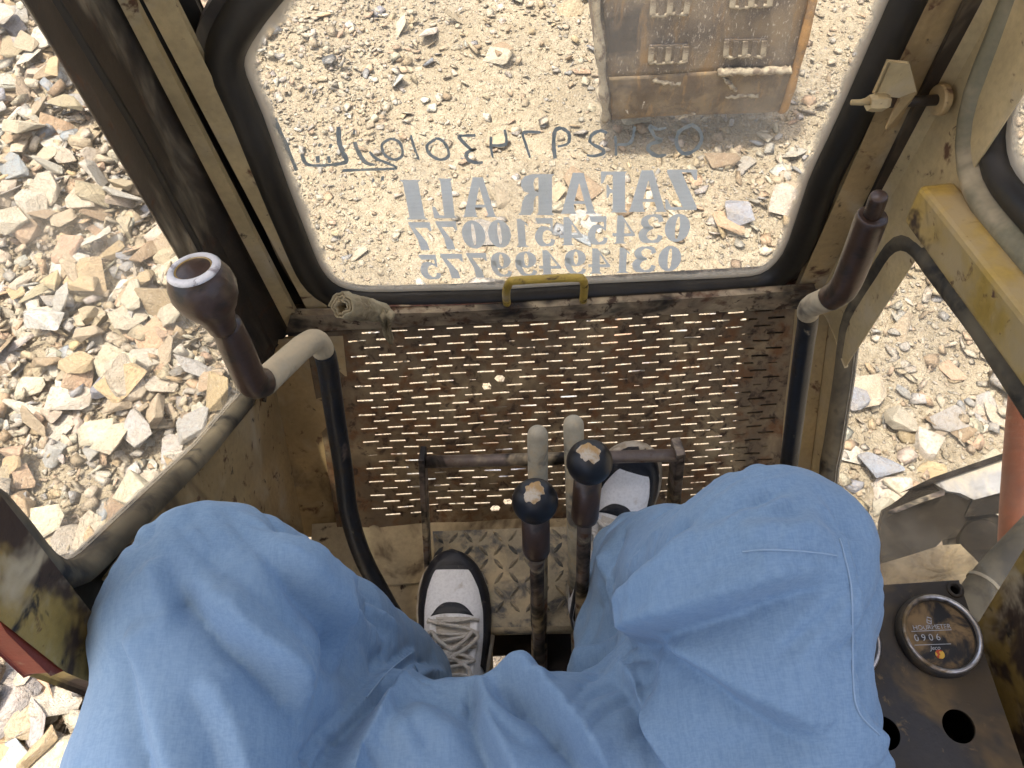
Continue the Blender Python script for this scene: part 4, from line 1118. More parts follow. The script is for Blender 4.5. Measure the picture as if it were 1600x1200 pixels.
# fold lines traced on the cloth: (kind, height, width, points, fade at start, fade at end)
FOLDS = [
 # lap: layered hem of the long shirt and the folds running from it (step > 0: left of the line's travel is the higher side)
 ('hem', -.006, .050, [(470, 1215), (560, 1088), (595, 1050), (620, 1029), (645, 1014)], 0, 0),
 ('step', -.009, .022, [(493, 1205), (582, 1107), (620, 1060), (651, 1043), (700, 1042)], 0, 1),
 ('step', -.014, .040, [(514, 1205), (570, 1135), (614, 1088), (645, 1071), (700, 1056)], 0, 1),
 ('ridge', -.009, .020, [(570, 1205), (620, 1130), (660, 1108), (705, 1122), (740, 1155)], 1, 1),
 ('ridge', .008, .022, [(600, 1205), (645, 1150), (690, 1148), (715, 1190)], 1, 1),
 ('step', .014, .045, [(728, 1100), (736, 1092), (742, 1098), (746, 1110), (752, 1141), (765, 1168), (784, 1205)], 1, 0),
 ('step', .017, .040, [(760, 1084), (795, 1092), (840, 1115), (880, 1150), (918, 1195)], 1, 0),
 ('ridge', -.005, .014, [(690, 1075), (720, 1062), (770, 1068), (810, 1072)], 1, 1),
 ('ridge', .006, .012, [(822, 1062), (830, 1090), (862, 1112)], 1, 1),
 # right thigh
 ('hem', -.007, .060, [(1312, 838), (1320, 862), (1334, 928), (1336, 1060), (1345, 1110), (1378, 1144), (1398, 1205)], 0, 0),
 ('hem', -.004, .05, [(1130, 846), (1200, 832), (1260, 834), (1312, 838)], 1, 0),
 ('step', -.0075, .06, [(925, 1015), (982, 976), (1015, 948), (1055, 904), (1085, 862), (1112, 812)], 0, 1),
 ('step', .015, .045, [(1000, 1025), (1060, 985), (1140, 948), (1220, 915), (1305, 900)], 1, 1),
 ('step', .013, .050, [(1040, 990), (1110, 1045), (1190, 1105), (1300, 1165)], 1, 1),
 ('step', .009, .040, [(930, 1050), (990, 1085), (1030, 1145), (1055, 1205)], 1, 0),
 ('step', -.007, .030, [(1110, 850), (1160, 815), (1195, 798), (1240, 772)], 1, 1),
 ('step', -.006, .030, [(1165, 838), (1226, 829), (1275, 806)], 1, 1),
 ('ridge', -.005, .020, [(1090, 1185), (1160, 1172), (1240, 1190)], 1, 1),
 # right shin and hem
 ('ridge', -.010, .010, [(985, 800), (968, 840), (945, 900), (935, 960)], 1, 1),
 ('ridge', .009, .011, [(955, 812), (942, 850), (945, 905), (950, 985)], 1, 1),
 ('step', -.008, .030, [(1030, 940), (1065, 880), (1100, 822)], 1, 1),
 ('step', -.005, .025, [(985, 900), (1020, 850), (1060, 805)], 1, 1),
 # left thigh and shin
 ('step', .013, .035, [(398, 845), (440, 905), (475, 945), (510, 990), (534, 1045)], 1, 1),
 ('step', -.0065, .050, [(370, 780), (400, 801), (440, 839), (480, 879), (528, 927), (575, 975), (618, 1012)], 1, 1),
 ('step', -.005, .035, [(440, 832), (500, 878), (560, 925), (605, 969), (645, 1018)], 1, 1),
 ('step', .015, .045, [(285, 900), (345, 975), (410, 1050), (475, 1135)], 1, 1),
 ('step', .008, .045, [(195, 985), (215, 1060), (250, 1200)], 1, 0),
 ('step', .006, .035, [(300, 1065), (335, 1125), (360, 1205)], 1, 0),
 ('step', -.006, .035, [(250, 860), (262, 920), (290, 990)], 1, 1),
 ('ridge', -.0022, .0028, [(403, 800), (409, 850), (413, 900), (424, 955), (445, 1010), (462, 1080), (485, 1165), (497, 1215)], 1, 0),
]
disp = np.zeros(len(CV))
def sm01(a): a = np.clip(a, 0, 1); return a * a * (3 - 2 * a)
for kind, A_, w, pxs, f0, f1 in FOLDS:
    P, N_ = trace(pxs)
    if len(P) < 4: continue
    # keep the longest run: drop jumps where the line slips behind another part of the cloth
    cut = [0] + [i + 1 for i in range(len(P) - 1) if np.linalg.norm(P[i + 1] - P[i]) > .035] + [len(P)]
    i_ = max(range(len(cut) - 1), key=lambda q: cut[q + 1] - cut[q]); P, N_ = P[cut[i_]:cut[i_ + 1]], N_[cut[i_]:cut[i_ + 1]]
    if len(P) < 4: continue
    lo_, hi_ = P.min(0) - .12, P.max(0) + .12
    sel = np.nonzero(((CV > lo_) & (CV < hi_)).all(1))[0]
    d2 = ((CV[sel][:, None, :] - P[None]) ** 2).sum(-1)
    j = d2.argmin(1); d = np.sqrt(d2.min(1)); Tn = np.gradient(P, axis=0)[j]; Tn /= np.linalg.norm(Tn, axis=1)[:, None] + 1e-9
    facing = (NV[sel] * N_[j]).sum(1) > -.1
    u = j / (len(P) - 1)
    fade = (sm01(u / .3) if f0 else 1) * (sm01((1 - u) / .3) if f1 else 1)
    dv = CV[sel] - P[j]; dv -= Tn * (dv * Tn).sum(1)[:, None] * 0
    if kind == 'ridge':
        h = (1.5 * A_ * np.exp(-d / (w * .8))) if A_ < 0 else 1.3 * A_ * np.exp(-(d / (w * .85)) ** 2)
    else:                                                    # one side higher than the other; A>0: left of travel is high
        side = (dv * np.cross(N_[j], Tn)).sum(1) * (1 if A_ > 0 else -1)
        e_ = .0025 if kind == 'hem' else .007
        h = (1.3 if kind == 'hem' else 2.3) * abs(A_) * (sm01((side + e_) / (2 * e_)) * np.exp(-np.clip(side, 0, None) / w) - .40 * np.exp(-(np.clip(-side - e_, 0, None) / (.004 if kind == 'hem' else .012))) * sm01((e_ - side) / (2 * e_))) * np.exp(-(np.clip(d - np.abs(side) - .004, 0, None) / .02) ** 2)
    disp[sel] += h * fade * facing
X_, Y_, Z_ = (CV - CAM).T
disp += .0016 * np.sin(24 * X_ + 9 * Y_ + 5 * np.sin(13 * Y_ + 3 * Z_)) + .0012 * np.sin(41 * Y_ + 22 * X_ + 4 * np.sin(17 * X_)) * np.cos(19 * Z_ + 7 * X_)
disp += .0009 * np.sin(75 * X_ - 48 * Y_ + 6 * np.sin(21 * Z_ + 9 * X_))
from mathutils import noise as mnoise
disp += np.array([.0085 * mnoise.noise(Vector((x * 15 + 3, y * 5, z * 9))) + .0022 * mnoise.noise(Vector((x * 34, y * 13 + x * 9, z * 22 + 5))) + .0009 * mnoise.noise(Vector((x * 80, y * 60, z * 70))) for x, y, z in (CV - CAM)])
def crease(x, y, z):
    # crisp pulled creases: ridged noise stretched along the pull of the cloth, in patches
    a = -.75 if x < -.06 else (.62 if x > .06 else -.75 + (x + .06) / .12 * 1.37)
    u, v_ = x * math.cos(a) + y * math.sin(a), -x * math.sin(a) + y * math.cos(a)
    n = mnoise.noise(Vector((u * 7 + 1.3, v_ * 30, z * 11)))
    m = sm01((mnoise.noise(Vector((x * 9, y * 9, z * 9 + 4))) + .15) / .4)
    n2 = mnoise.noise(Vector((u * 16, v_ * 62 + 3, z * 24)))
    return m * (.0085 * (1 - abs(n)) ** 7 + .0024 * (1 - abs(n2)) ** 6)
disp -= np.array([crease(x, y, z) for x, y, z in (CV - CAM)])
CV2 = CV + NV * disp[:, None]
# cloth
t = NT('blue_cotton')
v = t.coord()
w1 = t.noise(t.coord(scale=(800, 150, 800), rot=(.3, .2, .05)), 1, 2, .5); w2 = t.noise(t.coord(scale=(150, 800, 300), rot=(.3, .2, .05)), 1, 2, .5)
wv = t.math('ADD', w1, w2)
slub = t.noise(t.coord(scale=(260, 14, 200), rot=(0, 0, .06)), 1, 3, .6)
c = t.mix(t.ramp(wv, .75, 1.25), (.178, .283, .41), (.222, .332, .46))
c = t.mix(t.ramp(slub, .35, .7, 0, .3), c, (.275, .395, .515))
c = t.mix(t.ramp(t.noise(v, 6, 4, .6), .40, .70, 0, .3), c, (.15, .24, .36))
c = t.mix(t.ramp(t.noise(t.coord(off=(3, 1, 2)), 30, 5, .7), .70, .78, 0, .35), c, (.20, .20, .20))
bp = t.bump(wv, .12, .0004, t.bump(t.noise(v, 55, 4, .6), .12, .004))
p_ = t.principled(c, .92, 0, bp, .15)
p_.inputs['Sheen Weight'].default_value = .12; p_.inputs['Sheen Roughness'].default_value = .5
M['cotton'] = t.m
cl = mk('trousers_and_shirt_tail', CV2, CFc, M['cotton'], person, smooth=True)
sub = cl.modifiers.new('smooth', 'SUBSURF'); sub.levels = 1; sub.render_levels = 1
# stitched edges of the shirt: thin raised seams lying on the cloth
bvh2 = BVHTree.FromPolygons([tuple(v) for v in CV2], [tuple(f) for f in CFc.tolist()])
t = NT('seam_thread'); t.principled((.32, .43, .55), .9, 0, None, .1); M['seam'] = t.m
def seam(pxs, w=.0007, lift=.0007):
    out = []
    for x, y in spline(np.array(pxs, float), 8):
        d = ray(x, y); hit = bvh2.ray_cast(Vector(CAM), Vector(d / np.linalg.norm(d)))
        if hit[0] is not None:
            p = np.array(hit[0]) + lift * unit(-d)
            if not out or np.linalg.norm(p - out[-1]) < .04: out.append(p)
    if len(out) > 3: mk('seam', *tube(np.array(out), w, 6), M['seam'], cl, smooth=True)
seam([(1312, 842), (1319, 866), (1331, 928), (1333, 1060), (1342, 1112), (1374, 1148)])
seam([(1160, 862), (1200, 859), (1260, 862), (1308, 868)], .0007)
seam([(573, 1090), (600, 1056), (622, 1036), (643, 1020)], .0008)

# skin: hips, legs and feet in one surface (only an ankle shows)
def body_sdf(P):
    r = None
    for k in 'LR':
        q_ = LEG[k]
        ank = np.array(q_[3]) + (np.array([0, 0, -.02]) if k == 'L' else np.array([-.012, -.012, -.03]))
        toe = SHOE[k][0] + .52 * (SHOE[k][1] - SHOE[k][0]) - CAM; heel = SHOE[k][0] + .22 * (SHOE[k][1] - SHOE[k][0]) - CAM
        up = SHOE[k][2] * .05
        d = smin(cone(P, q_[0], q_[1], .072, .055), smin(cone(P, q_[1], q_[2], .052, .050), cone(P, q_[2], ank, .046, .031), .03), .03)
        d = smin(d, smin(cone(P, ank, heel + up, .033, .030), cone(P, heel + up, toe + up * .7, .030, .022), .02), .02)
        r = d if r is None else smin(r, d, .02)
    hip = cone(P, (-.12, -.24, -.76), (.12, -.24, -.76), .10, .10)
    hip = smin(hip, cone(P, (0, -.28, -.72), (0, -.30, -.50), .13, .11), .05)
    return smin(r, hip, .05)
# shoes: heel point, toe point and the sole's up direction
tL = on(712, 868, 2, F0 + .035); hL = on(704, 1150, 2, F0 + .002); hL = tL + unit(hL - tL) * .315
hR = at(914, 955, 1.232); tR = at(1000, 686, 1.150)
SHOE = {'L': (hL, tL, unit(np.array([0, -.07, 1.0]))), 'R': (hR, tR, unit(np.array([-.12, -.62, .78])))}
BV, BF = surface_nets(body_sdf, (-.42, -.42, -1.30), (.36, .56, -.34), .0085)
t = NT('skin'); v = t.coord()
t.principled(t.mix(t.ramp(t.noise(v, 40, 4), .3, .7), (.36, .17, .10), (.46, .24, .15)), .5, 0, t.bump(t.noise(v, 200, 3), .1, .002)); M['skin'] = t.m
mk('body', BV + CAM, BF, M['skin'], person, smooth=True)

M['shoe_white'] = layered('white_leather', (.82, .82, .82), [((.50, .46, .40), 30, .66, .10, 90, S1, .6)], rough=.38, bump=.12, bscale=120, var=.03)
M['shoe_black'] = layered('black_leather', (.016, .017, .022), [((.10, .09, .08), 60, .66, .08, 91, S1, .7)], rough=.45, bump=.2, bscale=200)
M['shoe_sole'] = layered('cream_sole', (.52, .46, .36), [((.30, .24, .16), 30, .55, .12, 92, S1, .9)], rough=.7, bump=.2)
M['lace'] = layered('cream_lace', (.66, .62, .55), [((.42, .37, .30), 60, .6, .1, 93, S1, .9)], rough=.9, bump=.4, bscale=300)
M['orange_tab'] = layered('orange_tab', (.55, .14, .04), [], rough=.5)
def shoe(side, key):
    """side: +1 left foot (outer side is -x), -1 right foot"""
    h0, t0, up = SHOE[key]
    L = np.linalg.norm(t0 - h0); fy = unit(t0 - h0); fx = unit(np.cross(fy, up)); fz = np.cross(fx, fy)
    yk = [0, .03, .10, .25, .42, .58, .70, .80, .88, .94, .98, 1.0]
    wk = [.006, .025, .038, .041, .045, .0535, .0570, .0550, .0480, .0365, .0225, .004]
    hk_ = [.062, .066, .070, .072, .070, .058, .048, .041, .037, .033, .029, .022]
    wsc = 1.0 if key == 'L' else .84
    def W(y): return wsc * np.interp(y, yk, wk)
    def Hh(y): return np.interp(y, yk, hk_)
    def cx(y): return side * .007 * math.sin(math.pi * min(max(y, 0), 1) * 1.1)
    def world(x, y, z): return h0 + fx * x + fy * (y * L) + fz * z
    def top(x, y):
        u = min(abs(x / max(W(y), 1e-4)), 1)
        return .026 + (Hh(y) - .026 + .026) * (1 - u ** 2.6) ** .55
    root = empty('shoe', tuple(h0)); root.parent = person; root.location = Vector(h0) - wloc(person)
    tag(root, 'white and black trainer planted on the cab floor' if key == 'L' else 'white and black trainer tilted up against the perforated panel')
    # sole
    ys = np.concatenate([np.linspace(0, .9, 26), np.linspace(.91, 1, 10)])
    outl = [(cx(y) + W(y) + .004, y) for y in ys] + [(cx(y) - W(y) - .004, y) for y in ys[::-1]]
    k = len(outl); mbs = MB()
    lev = [(-.004, .0), (.0, .004), (.0015, .014), (.0005, .025), (-.003, .028)]
    v = []
    for o_, z in lev:
        for x, y in outl:
            c_ = cx(y); v.append(world(c_ + (x - c_) * (1 + o_ / .05), y + (o_ / .3 if y > .9 else 0), z + (.008 * max(0, (y - .8) / .2) ** 2)))
    f = []
    for i in range(len(lev) - 1): f += [(i * k + j, i * k + (j + 1) % k, (i + 1) * k + (j + 1) % k, (i + 1) * k + j) for j in range(k)]
    f += [tuple(range(k))[::-1], tuple((len(lev) - 1) * k + j for j in range(k))]
    mk('sole', v, f, M['shoe_sole'], root, smooth=True)
    # upper: rows along the foot, open at the collar
    rows = np.concatenate([np.linspace(.005, .36, 16), np.linspace(.38, .998, 36)]); nv = 29
    def toez(y): return .008 * max(0, (y - .8) / .2) ** 2
    def surf(y, a, off=0.0):
        w_, h_ = W(y) + off, Hh(y) + off
        ca, sa = math.cos(a), math.sin(a)
        return world(cx(y) + w_ * np.sign(ca) * abs(ca) ** .72, y, .024 + toez(y) + h_ * abs(sa) ** .8)
    v = [surf(y, math.pi * j / (nv - 1)) for y in rows for j in range(nv)]; f = []
    for i in range(len(rows) - 1):
        for j in range(nv - 1):
            am = (j + .5) / (nv - 1)
            if rows[i] < .36 and .30 < am < .70: continue
            f.append((i * nv + j, (i + 1) * nv + j, (i + 1) * nv + j + 1, i * nv + j + 1))
    u_ = mk('upper', v, f, M['shoe_white'], root, smooth=True)
    u_.data.materials.append(M['shoe_black'])
    for p in u_.data.polygons:
        if np.dot(np.array(p.center) + np.array(wloc(u_)) - h0, fy) / L > .90: p.material_index = 1
    so = u_.modifiers.new('thickness', 'SOLIDIFY'); so.thickness = .002; so.offset = -1
    def patch(name, fn, mat, nu, nw, off):
        """overlay sewn on the upper; fn(u, w) gives (y, a)"""
        v = [surf(*fn(i / (nu - 1), j / (nw - 1)), off * (1 if 0 < j < nw - 1 else .3)) for i in range(nu) for j in range(nw)]
        f = [(i * nw + j, i * nw + j + 1, (i + 1) * nw + j + 1, (i + 1) * nw + j) for i in range(nu - 1) for j in range(nw - 1)]
        return mk(name, v, f, M[mat], root, smooth=True)
    # black guard around the toe and along both sides
    def guard(u, w):
        th = (u - .5) * 2                               # -1 one side ... +1 other side, 0 at the toe tip
        s_ = abs(th); y_out = .40 + .598 * (1 - s_ ** 2.6)
        a_in = .62 + .95 * (1 - s_) ** 3.0 * 0 
        y_in = .44 + .475 * (1 - s_ ** 2.2)
        ao = 0.02 + (math.pi / 2 - .02) * (1 - s_ ** .35) if s_ < 1 else .02
        ai = .62 + (math.pi / 2 - .62) * (1 - s_ ** .55)
        y_ = y_out + (y_in - y_out) * w; a_ = ao + (ai - ao) * w
        return y_, (a_ if th > 0 else math.pi - a_)
    patch('toe_guard', guard, 'shoe_black', 61, 7, .0016)
    sgn = 1 if side > 0 else -1
    patch('crescent', lambda u, w: (.665 + .055 * math.sin(math.pi * u) * w + .012 * math.sin(math.pi * u), math.pi * (.36 + .30 * u)), 'shoe_black', 17, 5, .0018)
    for q_ in (0, 1):                                    # eyelet strips both sides of the tongue
        patch('eyelet_strip', lambda u, w: (.37 + .29 * u, math.pi * ((.29 + .09 * w) if q_ == 0 else (.62 + .09 * w))), 'shoe_white', 12, 4, .0035)
    patch('tongue', lambda u, w: (.34 + .32 * u, math.pi * (.39 + .22 * w)), 'lace', 12, 6, .0012)
    patch('side_tab', lambda u, w: (.47 + .06 * u, (math.pi - .35 - .28 * w)), 'orange_tab', 4, 4, .0020)
    patch('collar', lambda u, w: (.02 + .34 * u, math.pi * (.22 + .085 * w)), 'shoe_black', 14, 4, .0022)
    patch('collar', lambda u, w: (.02 + .34 * u, math.pi * (1 - .22 - .085 * w)), 'shoe_black', 14, 4, .0022)
    for i in range(5):
        y0_, y1_ = .645 - i * .062, .635 - i * .062
        P = [surf(y0_ + (y1_ - y0_) * u + .004 * math.sin(9 * u + i), math.pi * (.32 + .36 * u), .0050 + .003 * math.sin(math.pi * u)) for u in np.linspace(0, 1, 9)]
        mk('lace', *tube(spline(P, 3), .0024, 8), M['lace'], root, smooth=True)
        if i < 4:
            P = [surf(y0_ + (y1_ - .05 - y0_) * u, math.pi * ((.34 + .32 * u) if i % 2 else (.66 - .32 * u)), .0068 + .003 * math.sin(math.pi * u)) for u in np.linspace(0, 1, 9)]
            mk('lace', *tube(spline(P, 3), .0028, 8), M['lace'], root, smooth=True)
    for s2 in (-1, 1):                                   # bow
        b = [surf(.50, math.pi * .5, .011), surf(.55, math.pi * (.5 + s2 * .06), .017), surf(.585, math.pi * (.5 + s2 * .10), .015), surf(.56, math.pi * (.5 + s2 * .15), .013), surf(.50, math.pi * (.5 + s2 * .05), .011), surf(.43, math.pi * (.5 - s2 * .09), .011), surf(.38, math.pi * (.5 - s2 * .13), .010)]
        mk('lace', *tube(spline(b, 6), .0030, 8), M['lace'], root, smooth=True)
    mb_ = MB()                                           # breathing holes
    return root
shoe(1, 'L'); shoe(-1, 'R')

# seat under the person (mostly hidden)
seat = empty('operator_seat', (0, -.25, F0))
tag(seat, 'black vinyl operator seat under the seated person', 'seat')
mk('cushion', *box((.0, -.30, F0 + .36), (.50, .44, .10)), M['seat'], seat, bevel=.03)
mk('backrest', *box((.0, -.585, F0 + .66), (.48, .09, .54)), M['seat'], seat, bevel=.03)
mk('pedestal', *box((.0, -.30, F0 + .155), (.36, .34, .31)), M['seat'], seat, bevel=.01)
# ------------------------------------------------------------------ writing on the windscreen (seen from behind, so mirrored)
t = NT('grey_vinyl'); v = t.coord()
cc_ = t.mix(t.ramp(t.noise(t.coord(scale=(4, 1, 60)), 3, 4), .3, .7), (.66, .69, .69), (.76, .79, .78))
a_ = t.n('ShaderNodeBsdfDiffuse'); b_ = t.n('ShaderNodeBsdfTranslucent'); mx = t.n('ShaderNodeMixShader'); mx.inputs[0].default_value = .45
t.l(cc_, a_.inputs[0]); t.l(cc_, b_.inputs[0]); t.l(a_.outputs[0], mx.inputs[1]); t.l(b_.outputs[0], mx.inputs[2]); t.l(mx.outputs[0], t.out.inputs[0]); M['vinyl'] = t.m
t = NT('dark_marker'); v = t.coord()
cc_ = t.mix(t.ramp(t.noise(v, 60, 4), .3, .7), (.17, .205, .22), (.28, .315, .325))
a_ = t.n('ShaderNodeBsdfDiffuse'); b_ = t.n('ShaderNodeBsdfTranslucent'); mx = t.n('ShaderNodeMixShader'); mx.inputs[0].default_value = .35
t.l(cc_, a_.inputs[0]); t.l(cc_, b_.inputs[0]); t.l(a_.outputs[0], mx.inputs[1]); t.l(b_.outputs[0], mx.inputs[2]); t.l(mx.outputs[0], t.out.inputs[0]); M['marker'] = t.m
def fat(P, w, n=5, closed=False):
    """outline of a stroke whose width changes along it"""
    P = np.array(P, float); Q = spline(P, n, closed) if len(P) > 2 else P
    w = np.atleast_1d(w); R_ = np.interp(np.linspace(0, 1, len(Q)), np.linspace(0, 1, len(w)), w) / 2
    T = np.gradient(Q, axis=0); T /= np.linalg.norm(T, axis=1)[:, None] + 1e-9
    N_ = np.stack([-T[:, 1], T[:, 0]], 1)
    return list(map(tuple, np.concatenate([Q + N_ * R_[:, None], (Q - N_ * R_[:, None])[::-1]])))
def ell(cx, cy, rx, ry, n=22): return [(cx + rx * math.cos(2 * math.pi * k / n), cy + ry * math.sin(2 * math.pi * k / n)) for k in range(n)]
# glyphs: list of (outline, holes) in a unit box, y up
G = {
 'Z': [([(.04, 1), (.98, 1), (.98, .93), (.44, .07), (.80, .07), (.93, .26), (1, .26), (.97, 0), (.0, 0), (.0, .07), (.52, .93), (.24, .93), (.12, .74), (.03, .74)], [])],
 'A': [([(.36, 1), (.66, 1), (.96, .06), (1, 0), (.56, 0), (.60, .06), (.635, .24), (.32, .24), (.26, .06), (.32, 0), (.0, 0), (.06, .06)], [[(.345, .31), (.615, .31), (.48, .76)]])],
 'F': [([(.04, 1), (.98, 1), (.98, .70), (.90, .72), (.78, .92), (.56, .92), (.56, .56), (.66, .58), (.72, .68), (.78, .68), (.78, .36), (.72, .36), (.66, .47), (.56, .48), (.56, .06), (.64, 0), (.04, 0), (.12, .06), (.12, .94)], [])],
 'R': [([(.0, 1), (.62, 1), (.82, .95), (.92, .84), (.93, .70), (.84, .58), (.70, .53), (.82, .46), (.90, .30), (.93, .08), (1, 0), (.66, 0), (.58, .10), (.57, .36), (.50, .47), (.44, .47), (.44, .06), (.50, 0), (.0, 0), (.06, .06), (.06, .94)], [[(.44, .92), (.54, .90), (.58, .76), (.55, .60), (.44, .55)]])],
 'L': [([(.04, 1), (.62, 1), (.54, .94), (.54, .07), (.72, .08), (.86, .28), (.98, .30), (.95, 0), (.04, 0), (.12, .06), (.12, .94)], [])],
 'I': [([(.0, 1), (1, 1), (.84, .94), (.84, .06), (1, 0), (.0, 0), (.16, .06), (.16, .94)], [])],
 '0': [(ell(.5, .5, .48, .5), [ell(.5, .5, .085, .40)])],
 '1': [([(.12, .80), (.50, 1), (.72, 1), (.72, .07), (.88, 0), (.14, 0), (.30, .07), (.30, .82), (.14, .72)], [])],
 '3': [(fat([(.12, .74), (.20, .92), (.48, .965), (.70, .86), (.74, .72), (.62, .57), (.38, .515)], [.20, .16, .07, .22, .30, .20, .05]), []),
       (fat([(.40, .525), (.64, .47), (.78, .30), (.70, .12), (.44, .035), (.18, .09), (.11, .26)], [.05, .22, .33, .26, .07, .16, .20]), [])],
 '4': [([(.60, 1), (.82, 1), (.82, .37), (.99, .37), (.99, .26), (.82, .26), (.82, .07), (.93, 0), (.38, 0), (.48, .07), (.48, .26), (.02, .26), (.02, .34)], [[(.48, .76), (.48, .37), (.18, .37)]])],
 '5': [([(.10, 1), (.88, 1), (.80, .80), (.22, .80), (.21, .58), (.12, .48)], []),
       (fat([(.14, .50), (.36, .62), (.64, .56), (.76, .32), (.66, .12), (.42, .035), (.18, .09), (.13, .24)], [.05, .10, .26, .34, .26, .07, .16, .2]), [])],
 '7': [([(.0, 1), (1, 1), (1, .92), (.72, .40), (.66, 0), (.26, 0), (.32, .30), (.74, .80), (.18, .80), (.08, .68), (.0, .68)], [])],
 '9': [(ell(.48, .66, .44, .33), [ell(.46, .66, .10, .26)]),
       (fat([(.80, .66), (.80, .38), (.66, .12), (.42, .035), (.20, .08), (.12, .22)], [.24, .26, .18, .07, .15, .18]), [])],
}
GYv = YF + .0185                          # just outside the glass
def glyph_mesh(name, shapes, tomap, mat, dz=0.0):
    """shapes mapped to photo pixels, laid on the windscreen"""
    cu = bpy.data.curves.new(name, 'CURVE'); cu.dimensions = '2D'; cu.fill_mode = 'BOTH'; obs = []
    allv, allf = [], []
    for si, (outl, holes) in enumerate(shapes):
        cu = bpy.data.curves.new(name, 'CURVE'); cu.dimensions = '2D'; cu.fill_mode = 'BOTH'
        for pts in [outl] + holes:
            W3 = [on(*tomap(u, w_), 1, GYv) for u, w_ in pts]
            s = cu.splines.new('POLY'); s.points.add(len(W3) - 1)
            for i, p in enumerate(W3): s.points[i].co = (p[0], p[2], 0, 1)
            s.use_cyclic_u = True
        tmp = bpy.data.objects.new(name, cu); me_ = bpy.data.meshes.new_from_object(tmp)
        b0 = len(allv)
        allv += [(v_.co.x, GYv + dz + .00025 * si, v_.co.y) for v_ in me_.vertices]
        allf += [tuple(b0 + i for i in p.vertices) for p in me_.polygons]
        bpy.data.objects.remove(tmp); bpy.data.curves.remove(cu); bpy.data.meshes.remove(me_)
    if allf: return mk(name, allv, allf, mat, ws)
def mirrored(ch, xl, xr, yt, yb, lean):
    """glyph in a photo box; reading direction runs from right to left"""
    def f(u, w_): return xr - u * (xr - xl) + lean * (w_ - .5), yb + (yt - yb) * w_
    glyph_mesh('letter' if ch.isalpha() else 'digit', G[ch], f, M['vinyl'])
# name: boxes read off the photo (left, right, top, bottom, lean)
for ch, xl, xr, yt, yb_, ln in [('Z', 1040, 1090, 265, 328, 3), ('A', 982, 1042, 266, 331, 0), ('F', 938, 982, 268, 332, 0), ('A', 876, 932, 270, 334, 0), ('R', 810, 866, 272, 336, 0), ('A', 722, 775, 277, 339, -3), ('L', 673, 712, 279, 341, -7), ('I', 629, 664, 281, 343, -12)]:
    mirrored(ch, xl, xr, yt, yb_, ln)
b1 = [(1038, 1079), (996, 1037), (957, 993), (916, 951), (874, 911), (833, 868), (801, 829) , (762, 799), (721, 759), (684, 716), (642, 676)]
for i, (ch, (xl, xr)) in enumerate(zip('03454510077', b1)):
    f_ = i / 10
    mirrored(ch, xl, xr, 334 + 13 * f_, 378 + 13 * f_, 5 - 14 * f_)
b2 = [(1028, 1065), (986, 1026), (960, 987), (919, 954), (880, 917), (842, 877), (803, 840), (765, 800), (731, 762) , (691, 725), (653, 688)]
for i, (ch, (xl, xr)) in enumerate(zip('03149499775', b2)):
    f_ = i / 10
    mirrored(ch, xl, xr, 384 + 14 * f_, 424 + 12 * f_, 4 - 12 * f_)
